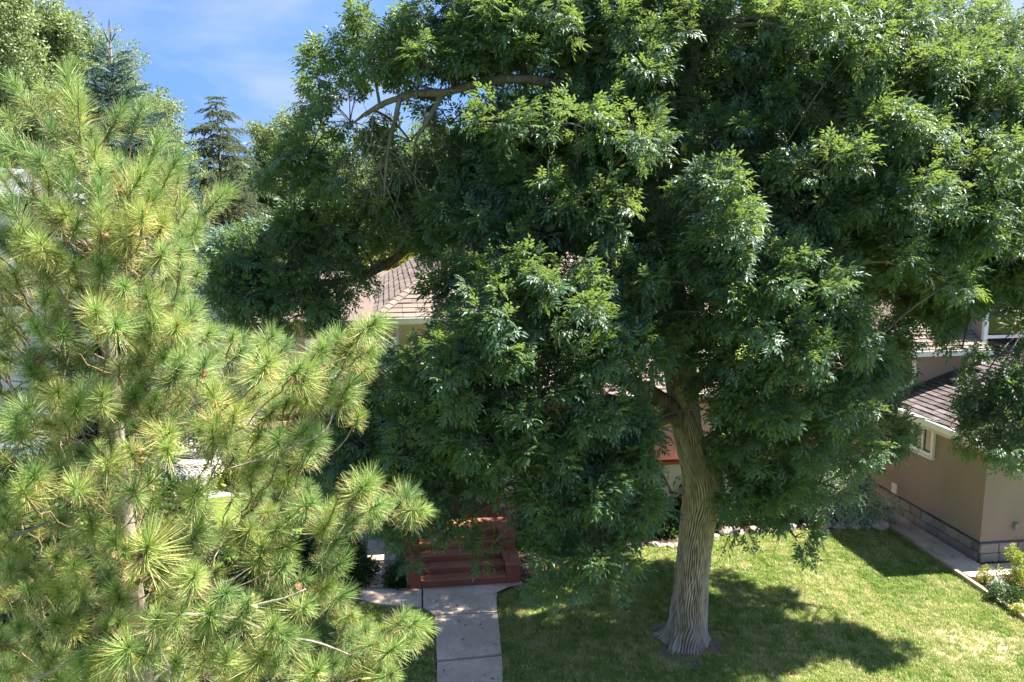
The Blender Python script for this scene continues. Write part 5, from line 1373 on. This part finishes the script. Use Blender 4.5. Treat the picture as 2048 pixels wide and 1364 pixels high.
# cones at the base of the nearer tufts
def cone_mesh(mat, L, W):
    m = MB(); n1, n2 = 9, 8
    t = np.linspace(0, 1, n1); prof = np.sin(PI * np.clip(t * .9 + .08, 0, 1)) ** .7 * W
    V, F = tube(np.c_[t * L, t * 0, t * 0], np.maximum(prof, .002), n2)
    V = V + norm(V - np.c_[V[:, 0], V[:, 0] * 0, V[:, 0] * 0]) * (np.arange(len(V)) % 2)[:, None] * .004
    return make_mesh('cone', V, F4=F, mats=(mat,))
CN = [cone_mesh(M['cone_green'], .055, .013), cone_mesh(M['cone_brown'], .06, .021)]
for i in near[:200]:
    if rng.uniform() < .4:
        br_ = rng.uniform() < .55
        for _ in range(rng.integers(1, 3)):
            lat = norm(np.cross(T_dir[i], rng.normal(size=3)))
            d = norm(lat + np.array([0, -.5, .1]))
            o = link('cone', CN[int(br_)], pine)
            o.location = T_pts[i] + T_dir[i] * 0.0 + d * .012
            o.rotation_euler = eul(d[None], np.zeros(1))[0]

# ================================================================== trees behind
def leaf_clump(seed, n, rad, ls, mat):
    r = np.random.default_rng(seed)
    q = norm(r.normal(size=(n, 3))) * (r.uniform(.2, 1, (n, 1)) ** .6) * rad
    d = norm(q + r.normal(0, .5, (n, 3)) * rad + np.array([0, 0, -.15 * rad])); s = norm(np.cross(d, r.normal(size=(n, 3))))
    L = r.uniform(.7, 1.2, (n, 1)) * ls; W = L * .55
    V = np.stack([q, q + d * L * .5 + s * W / 2, q + d * L, q + d * L * .5 - s * W / 2], 1).reshape(-1, 3)
    F = np.arange(4 * n).reshape(-1, 4)
    return make_mesh('leaf_clump', V, F4=F, attrs={'tone': np.repeat(np.clip(r.normal(.5, .25, n), 0, 1), 4)}, mats=(mat,))
CL = {k: [leaf_clump(500 + 7 * i + hash_, 46, .30, ls, M[k]) for i in range(4)] for k, ls, hash_ in (('far_leaf', .13, 1), ('pale_leaf', .13, 2), ('yellow_leaf', .13, 3), ('dark_leaf', .14, 4))}
SM = {k: [leaf_clump(600 + 7 * i, 60, .16, ls, M[k]) for i in range(3)] for k, ls in (('dark_leaf', .075), ('silver_leaf', .06), ('fern_leaf', .07), ('far_leaf', .07))}

def broad_tree(name, label, base, h, crown, kind, n_lobe, per, trunk_r=.2, scl=1.0, group=None, low=0.25, sparse=0.0):
    base = np.array([*np.asarray(base, float)[:2], 0.0])
    t = thing(name, label, 'tree', base, 0, group)
    rx, ry = crown
    top = h * .72
    tb = MB()
    path = np.array([[0, 0, -.05, trunk_r], [rng.normal(0, .1), rng.normal(0, .1), h * .25, trunk_r * .8], [rng.normal(0, .25), rng.normal(0, .2), h * .5, trunk_r * .55], [rng.normal(0, .3), rng.normal(0, .3), top, trunk_r * .25]])
    sp_ = smooth_path(path, .3)
    tb.tube(sp_[:, :3], sp_[:, 3], 9)
    zc = h * (low + 1) / 2; rz = h * (1 - low) / 2
    pts, sc_ = [], []
    for k in range(n_lobe):
        q = norm(rng.normal(size=3)); q[2] = q[2] * .9 + .1
        rr = rng.uniform(.45, .92)
        c = np.array([0, 0, zc]) + q * rr * np.array([rx, ry, rz])
        i0 = min(len(sp_) - 1, int(np.interp(c[2] * .75, sp_[:, 2], np.arange(len(sp_)))))
        o = sp_[i0, :3]
        tb.tube(bez(o, o + (c - o) * .3 + [0, 0, .3], c - (c - o) * .3 + [0, 0, .1], c, 6), np.linspace(sp_[i0, 3] * .55, .018, 6), 5, cap=False)
        lr = rng.uniform(.5, 1.0) * min(rx, rz) * .36 * (26 / max(n_lobe, 26)) ** .4
        m = int(per * (lr / 1.0) ** 2) + 8
        ax_ = norm(c - np.array([0, 0, zc])) * lr * .5
        pp = c + rng.normal(0, .62, (m, 3)) * np.array([1.25, 1.25, .95]) * lr + ax_ * rng.uniform(-1.2, 1.2, (m, 1))
        pts.append(pp)
    pts = np.vstack(pts); n = len(pts)
    tb.build('trunk', M['limb_bark'], t, smooth=True)
    scatter('crown', pts, rng.uniform(0, 6.28, (n, 3)), rng.uniform(.7, 1.25, n) * scl, rng.integers(0, 4, n), CL[kind], t)
    return t
G = 'trees growing behind the houses'
bp = lambda u, Y: (np.array([(u - 1024) / FPX * Y / cp, Y, 0]))
broad_tree('broadleaf_tree', 'tall pale green tree with dark trunk rising behind the pine at the far left', bp(5, 36), 19, (3.6, 3.3), 'pale_leaf', 130, 170, .26, 1.0, G, .3)
broad_tree('broadleaf_tree', 'thin airy tree with loose leaves around the blue spruce tip', bp(222, 40), 15.4, (3.4, 2.5), 'pale_leaf', 110, 60, .12, .7, G, .3)
broad_tree('broadleaf_tree', 'rounded green tree right of the blue spruce', bp(325, 42), 13.4, (2.2, 2.2), 'pale_leaf', 40, 110, .15, 1.0, G, .2)
broad_tree('broadleaf_tree', 'soft pale green tree right of the tall dark spruce', bp(600, 52), 12.6, (3.6, 2.8), 'pale_leaf', 80, 120, .2, 1.0, G, .2)
broad_tree('broadleaf_tree', 'low dark green tree under the utility wires', bp(490, 56), 9.4, (4.2, 2.5), 'far_leaf', 50, 90, .2, 1.1, G, .1)
broad_tree('broadleaf_tree', 'yellow green tree glimpsed beyond the bungalow roof corner', bp(745, 38), 7.5, (2.6, 2.4), 'yellow_leaf', 24, 80, .2, 1.0, G, .1)
broad_tree('broadleaf_tree', 'green tree showing through the branches left of the arching limb', bp(690, 44), 9.8, (2.8, 2.6), 'far_leaf', 24, 80, .2, 1.1, G, .15)
broad_tree('broadleaf_tree', 'bushy green tree behind the white house roof', bp(120, 46), 9.5, (4.2, 3), 'far_leaf', 26, 90, .2, 1.2, G, .1)
broad_tree('broadleaf_tree', 'broad green tree behind the middle of the bungalow roof', bp(960, 42), 10, (3.6, 3), 'far_leaf', 26, 80, .2, 1.2, G, .1)
broad_tree('broadleaf_tree', 'big yellow green tree behind the right end of the bungalow', bp(1330, 36), 12.5, (4.2, 3.2), 'yellow_leaf', 30, 80, .25, 1.2, G, .1)
broad_tree('broadleaf_tree', 'large dark green tree between the bungalow and the stucco house', bp(1620, 33), 13.5, (4.4, 3.4), 'far_leaf', 34, 90, .28, 1.2, G, .1)
broad_tree('broadleaf_tree', 'tall green tree behind the stucco house', bp(1890, 34), 14.0, (4.0, 3.2), 'far_leaf', 32, 90, .28, 1.2, G, .1)
broad_tree('broadleaf_tree', 'tall pale tree at the right rising above the stucco house', bp(2075, 30), 17.5, (3.2, 3), 'pale_leaf', 30, 80, .26, 1.1, G, .15)
for u, Y, h, kd, lab in ((-260, 60, 11, 'far_leaf', 'distant green tree beyond the left house'), (620, 68, 9.5, 'dark_leaf', 'distant dark tree under the wires'), (420, 72, 9.0, 'far_leaf', 'distant tree below the dark spruce'), (830, 62, 11, 'far_leaf', 'distant tree behind the garage'), (1130, 60, 12, 'pale_leaf', 'distant pale tree behind the bungalow ridge'), (1480, 62, 13, 'far_leaf', 'distant tree behind the bungalow gap'), (1780, 60, 14, 'yellow_leaf', 'distant yellow green tree behind the stucco house'), (2250, 58, 14, 'far_leaf', 'distant tree right of the stucco house')):
    broad_tree('broadleaf_tree', lab, bp(u, Y), h, (5.2, 3), kd, 22, 50, .25, 1.7, G, .08)

# spruces
def spruce_twig(seed, mat, L=.26, nl=.022, n=150, droop=0.0):
    r = np.random.default_rng(seed)
    s = r.uniform(0, 1, n)
    c = np.c_[s * L, r.normal(0, .003, n), -droop * s * s * L]
    a = r.uniform(0, 2 * PI, n); ang = np.interp(s, [0, 1], [1.15, .55])
    d = np.c_[np.cos(ang), np.sin(ang) * np.cos(a), np.sin(ang) * np.sin(a) * .85 + .1]
    d = norm(d); w = norm(np.cross(d, r.normal(size=(n, 3)))) * .0042
    ll = nl * r.uniform(.8, 1.3, (n, 1)) * 1.6
    V = np.stack([c - w, c + w, c + d * ll + w * .5, c + d * ll - w * .5], 1).reshape(-1, 3)
    tv, tf = tube(np.array([[-.06, 0, 0], [L * .5, 0, -droop * .25 * L], [L, 0, -droop * L]]), [.006, .005, .003], 4)
    F = np.vstack([np.arange(4 * n).reshape(-1, 4), tf + 4 * n])
    tone = np.concatenate([np.repeat(r.uniform(.2, .9, n), 4), np.full(len(tv), .1)])
    return make_mesh('spruce_twig', np.vstack([V, tv]), F4=F, attrs={'tone': tone}, mats=(mat,))
def spruce(name, label, base, h, rbase, mat, whorl, droop, scl, seed, n_br=7, ang0=.25, cand=True):
    r = np.random.default_rng(seed)
    base = np.array([*np.asarray(base, float)[:2], 0.0])
    t = thing(name, label, 'tree', base, 0, 'spruce trees behind the pine')
    tb = MB()
    tb.tube(np.array([[0, 0, -.05], [0, 0, h * .5], [.02, 0, h]]), [h * .016, h * .009, .012], 9)
    pts, dirs, scs = [], [], []
    z = h - (.75 if cand else .2)
    if cand:
        for s in np.linspace(0, .9, 5): pts.append([0.01, 0, h - .95 + s]); dirs.append([0.05, 0, 1]); scs.append(.75 * scl)
        for q in range(5):
            a = q * 1.26 + .4; tb.tube(np.array([[0, 0, h - .42], [.10 * math.cos(a), .10 * math.sin(a), h - .22], [.17 * math.cos(a), .17 * math.sin(a), h + .02]]), [.012, .009, .004], 4)
            pts.append([.06 * math.cos(a), .06 * math.sin(a), h - .34]); dirs.append([.4 * math.cos(a), .4 * math.sin(a), 1]); scs.append(.7 * scl)
    k = 0
    while z > 0.8:
        t_ = (h - z) / h
        L = rbase * (t_ ** 1.0) + .07
        nb = n_br if L > .6 else 5
        a0 = r.uniform(0, 6)
        for q in range(nb):
            a = a0 + q * 2 * PI / nb + r.normal(0, .15)
            Lb = L * r.uniform(.6, 1.12)
            e = np.interp(t_, [0, .1, .35, 1], [1.0, .6, ang0, ang0 - .35])
            n = 6
            s = np.linspace(0, 1, n)
            rad_ = Lb * s
            zz_ = z + r.normal(0, .16) * min(1, L) + Lb * (e * s - droop * s * s + .22 * droop * s ** 4)
            path = np.c_[rad_ * math.cos(a), rad_ * math.sin(a), zz_]
            tb.tube(path, np.linspace(.010 + .012 * Lb, .004, n), 4, cap=False)
            m = max(1, int(Lb / .15 / scl))
            for j in range(m):
                ss = 1 - (j + .4) / m * .85
                pp = np.array([np.interp(ss, s, path[:, x]) for x in range(3)])
                tg = norm(np.array([math.cos(a), math.sin(a), e - 2 * droop * ss]))
                sd = np.array([-math.sin(a), math.cos(a), 0])
                for sg in ((-1, 1) if j else (-1, 0, 1)):
                    dd = norm(tg * (.75 if sg else 1.2) + sd * sg * r.uniform(.6, 1) + np.array([0, 0, -droop * .8 + r.normal(0, .15)]))
                    pts.append(pp); dirs.append(dd); scs.append(scl * r.uniform(.8, 1.25))
                    if Lb > .9 and r.uniform() < .8:
                        pts.append(pp + dd * .2 * scl); dirs.append(norm(dd + r.normal(0, .45, 3) - np.array([0, 0, droop * .5]))); scs.append(scl * r.uniform(.7, 1.1))
        z -= whorl * np.interp(t_, [0, .2, 1], [.7, 1, 1.1]) * r.uniform(.8, 1.2)
    pts, dirs, scs = np.array(pts), np.array(dirs), np.array(scs)
    tb.build('trunk', M['limb_bark'], t, smooth=True)
    pr = [spruce_twig(seed * 10 + i, mat, droop=droop * .5) for i in range(3)]
    scatter('crown', pts, eul(dirs, r.normal(0, .5, len(dirs))), scs, r.integers(0, 3, len(pts)), pr, t)
    print(name, len(pts))
zt = PY(217, 52, 22)[2]
spruce('blue_spruce', 'dense blue green spruce with bare pointed tip behind the pine', (*PY(217, 52, 22)[:2], 0), zt, 3.9, M['blue_needle'], .20, .12, 1.0, 5, 8, .28)
zt = PY(432, 190, 46)[2]
spruce('norway_spruce', 'tall dark spruce with drooping branches against the blue sky', (*PY(432, 190, 46)[:2], 0), zt, 7.2, M['spruce_needle'], .40, .46, 1.5, 6, 7, .30, False)
zt = PY(395, 330, 27)[2]
spruce('blue_spruce', 'smaller blue green spruce right of the tall blue spruce', (*PY(372, 330, 27)[:2], 0), zt, 2.3, M['blue_needle'], .24, .12, 1.1, 7, 8, .28, False)

# ================================================================== shrubs and small plants
def shrub(name, label, base, rx, ry, h, kind, n, scl=1.0, cat='shrub', group=None, stems=14, upright=.3):
    base = np.array([*np.asarray(base, float)[:2], 0.0])
    t = thing(name, label, cat, base, 0, group)
    q = norm(rng.normal(size=(n, 3))); q[:, 2] = np.abs(q[:, 2])
    rr = rng.uniform(.45, 1.0, (n, 1)) ** .6
    lump = 1 + .18 * np.sin(q[:, :1] * 5 + rng.uniform(0, 6)) * np.cos(q[:, 1:2] * 6 + rng.uniform(0, 6)) + .12 * np.sin(q[:, 2:] * 8)
    pts = q * rr * lump * np.array([rx, ry, h]) + np.array([0, 0, .06])
    st = MB()
    for k in range(stems):
        e = pts[rng.integers(0, n)]
        st.tube(bez(np.array([rng.normal(0, .05), rng.normal(0, .05), -.02]), e * [.2, .2, .4], e * [.7, .7, .8], e, 5), np.linspace(.014, .004, 5), 4, cap=False)
    st.build('stem', M['twig_bark'], t)
    scatter('foliage', pts, rng.uniform(0, 6.28, (n, 3)), rng.uniform(.7, 1.2, n) * scl, rng.integers(0, 3, n), SM[kind], t)
    return t
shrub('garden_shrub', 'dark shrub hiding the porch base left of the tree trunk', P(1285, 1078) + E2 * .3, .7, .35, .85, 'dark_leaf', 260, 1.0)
sp0 = P(1700, 1040)
shrub('variegated_shrub', 'rounded silvery green shrub at the lawn corner beside the side walk', P(1690, 1048) + E2 * .05, .95, .40, 1.15, 'silver_leaf', 560, .8, stems=24)
shrub('variegated_shrub', 'low silvery shrub half under the drooping leaves left of the larger one', P(1640, 1046) + E2 * .3, .42, .4, .45, 'silver_leaf', 130, .8)
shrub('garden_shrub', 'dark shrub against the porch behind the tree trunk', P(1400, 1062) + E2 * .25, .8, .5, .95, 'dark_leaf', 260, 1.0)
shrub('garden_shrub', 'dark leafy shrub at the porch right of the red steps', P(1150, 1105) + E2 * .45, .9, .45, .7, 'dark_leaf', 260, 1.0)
shrub('garden_shrub', 'green shrub between the drooping leaves and the silvery shrub', P(1520, 1050) + E2 * .4, .9, .5, 1.0, 'far_leaf', 300, 1.0)
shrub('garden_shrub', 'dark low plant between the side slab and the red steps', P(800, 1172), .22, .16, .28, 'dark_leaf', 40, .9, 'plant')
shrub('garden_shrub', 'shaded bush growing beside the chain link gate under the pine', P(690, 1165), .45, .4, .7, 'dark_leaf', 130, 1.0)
shrub('garden_shrub', 'yellow green bush behind the wooden rail fence', P(590, 885) + np.array([0, 1.5, 0]), 1.5, .8, 1.5, 'fern_leaf', 320, 1.6)
shrub('garden_shrub', 'bright bush beside the gravel drive seen through the pine', P(520, 965), .9, .7, .9, 'fern_leaf', 200, 1.5)
for u_, v_, r_, lab in ((60, 1130, 1.0, 'dark broad bush under the left side of the pine'), (190, 1240, 1.0, 'added dark bush beneath the lowest pine branches'), (330, 1130, .95, 'added dark bush between the pine trunk and the gravel drive'), (440, 1240, .8, 'added dark bush under the pine limbs near the curved walk'), (140, 1010, 1.1, 'added dark bush behind the pine trunk'), (560, 1160, .6, 'added dark bush below the pine beside the gate'), (-60, 1010, 1.1, 'added dark bush at the edge of the asphalt drive'), (300, 1020, .8, 'added dark bush at the near end of the gravel drive')):  # undergrowth at far left; the other bushes added to darken the ground behind
    shrub('darkening_bush', lab, P(u_, v_), r_ * 1.1, r_, r_ * .85, 'dark_leaf', int(260 * r_), 1.7, 'bush', 'bushes darkening the ground under the pine')
fs = P(2030, 1180)
shrub('ferny_shrub', 'tall feathery yellow green shrub in the bed by the house corner', fs, .30, .25, .70, 'fern_leaf', 46, .62, stems=16)
shrub('ferny_shrub', 'small yellow green plant at the end of the lawn edging', P(1972, 1170), .14, .12, .26, 'fern_leaf', 12, .5, 'plant', stems=6)
shrub('ferny_shrub', 'low yellow green plant beside the pale stone in the sunny bed', P(2046, 1232), .16, .16, .12, 'fern_leaf', 14, .55, 'plant', stems=5)
shrub('garden_shrub', 'low dark plant spreading under the feathery shrub', P(2010, 1206), .38, .25, .18, 'dark_leaf', 40, .6, 'plant')
wf = shrub('flower_plant', 'small plant with pale greyish white flower heads beside the edging', P(1998, 1190), .2, .18, .24, 'silver_leaf', 26, .55, 'plant')
for k in range(8):
    V, F = pebble_mesh(40 + k, 1.0)
    o = link('flower_head', make_mesh('flower_head', V * .032 + [rng.normal(0, .1), rng.normal(0, .08), .24 + rng.normal(0, .03)], F3=F, mats=(M['white_flower'],)), wf)
of = thing('flower_plant', 'plant with small orange flowers under the leaves left of the silvery shrub', 'plant', P(1602, 1030))
MB().tube([(0, 0, -.02), (.02, 0, .3), (.05, 0, .55)], .01, 4).tube([(0, 0, 0), (-.1, .05, .3), (-.15, 0, .5)], .008, 4).build('stem', M['twig_bark'], of)
for k, (x, zq) in enumerate(((.05, .58), (-.15, .52), (0, .44), (.12, .36), (-.08, .62))):
    V, F = pebble_mesh(60 + k, .7)
    link('flower_head', make_mesh('flower_head', V * .045 + [x, 0, zq], F3=F, mats=(M['orange_flower'],)), of)
for k in range(14):
    pass

# ================================================================== lawn grass
def grass_tuft(seed, n=26, h=.05):
    r = np.random.default_rng(seed)
    V, F, T = [], [], []
    for k in range(n):
        b = np.array([r.normal(0, .035), r.normal(0, .035), 0]); a = r.uniform(0, 2 * PI)
        hh = h * r.uniform(.5, 1.3); ln_ = r.uniform(.1, .9)
        d = np.array([math.cos(a), math.sin(a), 0]); s = np.array([-d[1], d[0], 0]) * .0028
        m = b + d * hh * ln_ * .35 + [0, 0, hh * .6]; t = b + d * hh * ln_ + [0, 0, hh * .95]
        i = len(V); V += [b - s, b + s, m + s, m - s, t]; F += [[i, i + 1, i + 2], [i, i + 2, i + 3], [i + 3, i + 2, i + 4]]
        T += [r.uniform()] * 5
    return make_mesh('grass_tuft', np.array(V), F3=F, attrs={'tone': np.array(T)}, mats=(M['grass_blade'],))
GT = [grass_tuft(700 + k) for k in range(5)]
lawn_px = [(640, 1420), (873, 1420), (868, 1232), (845, 1222), (760, 1214), (722, 1206), (650, 1200)]
lawn_px2 = [(1006, 1420), (995, 1230), (996, 1192), (1030, 1178), (1100, 1140), (1290, 1097), (1450, 1075), (1560, 1065), (1700, 1060), (1752, 1046), (1785, 1066), (1818, 1089), (1900, 1146), (1985, 1204), (2046, 1245), (2060, 1255), (2060, 1420)]
q = np.vstack([fill_poly(ground_px(lawn_px), 480), fill_poly(ground_px(lawn_px2), 480)])
dist = np.linalg.norm(q - AB[:2], axis=1)
ang_ = np.arctan2(q[:, 1] - AB[1], q[:, 0] - AB[0]); rr_ = .62 + .16 * np.sin(3 * ang_ + 1) + .1 * np.sin(7 * ang_)
q = q[(dist > rr_ * 1.15) | ((dist > .42) & (rng.uniform(size=len(q)) < .05 + .5 * np.clip((dist - .45) / rr_, 0, 1)))]
# bare worn patch in the lawn at the lower right
bp_ = P(1960, 1290)[:2]
db = np.linalg.norm((q - bp_) / np.array([1.0, .7]), axis=1)
q = q[(db > .9) | (rng.uniform(size=len(q)) < .25 + .5 * np.clip(db, 0, 1))]
n = len(q)
tag(scatter('lawn_grass', np.c_[q, np.zeros(n)], np.c_[rng.normal(0, .12, (n, 2)), rng.uniform(0, 6.28, n)], rng.uniform(.7, 1.2, n), rng.integers(0, 5, n), GT), 'short green and straw coloured lawn grass round the tree and walk', 'grass')
print('grass', n)

# fallen leaves and twigs on the lawn and the walk
def litter(seed, mat):
    out = dict(V=[], F=[], T=[], n=0)
    leaflet(np.zeros(3), np.array([1., 0, 0]), np.array([0, 0, 1.]), 1.0, .42, -.12, .5, out)
    return make_mesh('fallen_leaf', np.array(out['V']), F3=out['F'], attrs={'tone': np.array(out['T'])}, mats=(mat,))
LT = [litter(1, M['dry_leaf']), litter(2, M['yellow_leaf'])]
q = np.vstack([fill_poly(ground_px(lawn_px2), 5), fill_poly(ground_px([(874, 1400), (1004, 1400), (1000, 1190), (850, 1190), (724, 1200)]), 9)])
n = len(q); onwalk = np.arange(n) >= 0
tag(scatter('fallen_leaves', np.c_[q, np.full(n, .055)], np.c_[rng.normal(0, .25, (n, 2)), rng.uniform(0, 6.28, n)], rng.uniform(.035, .08, n), rng.integers(0, 2, n), LT), 'scattered dry fallen leaves on the lawn and front walk', 'leaves')
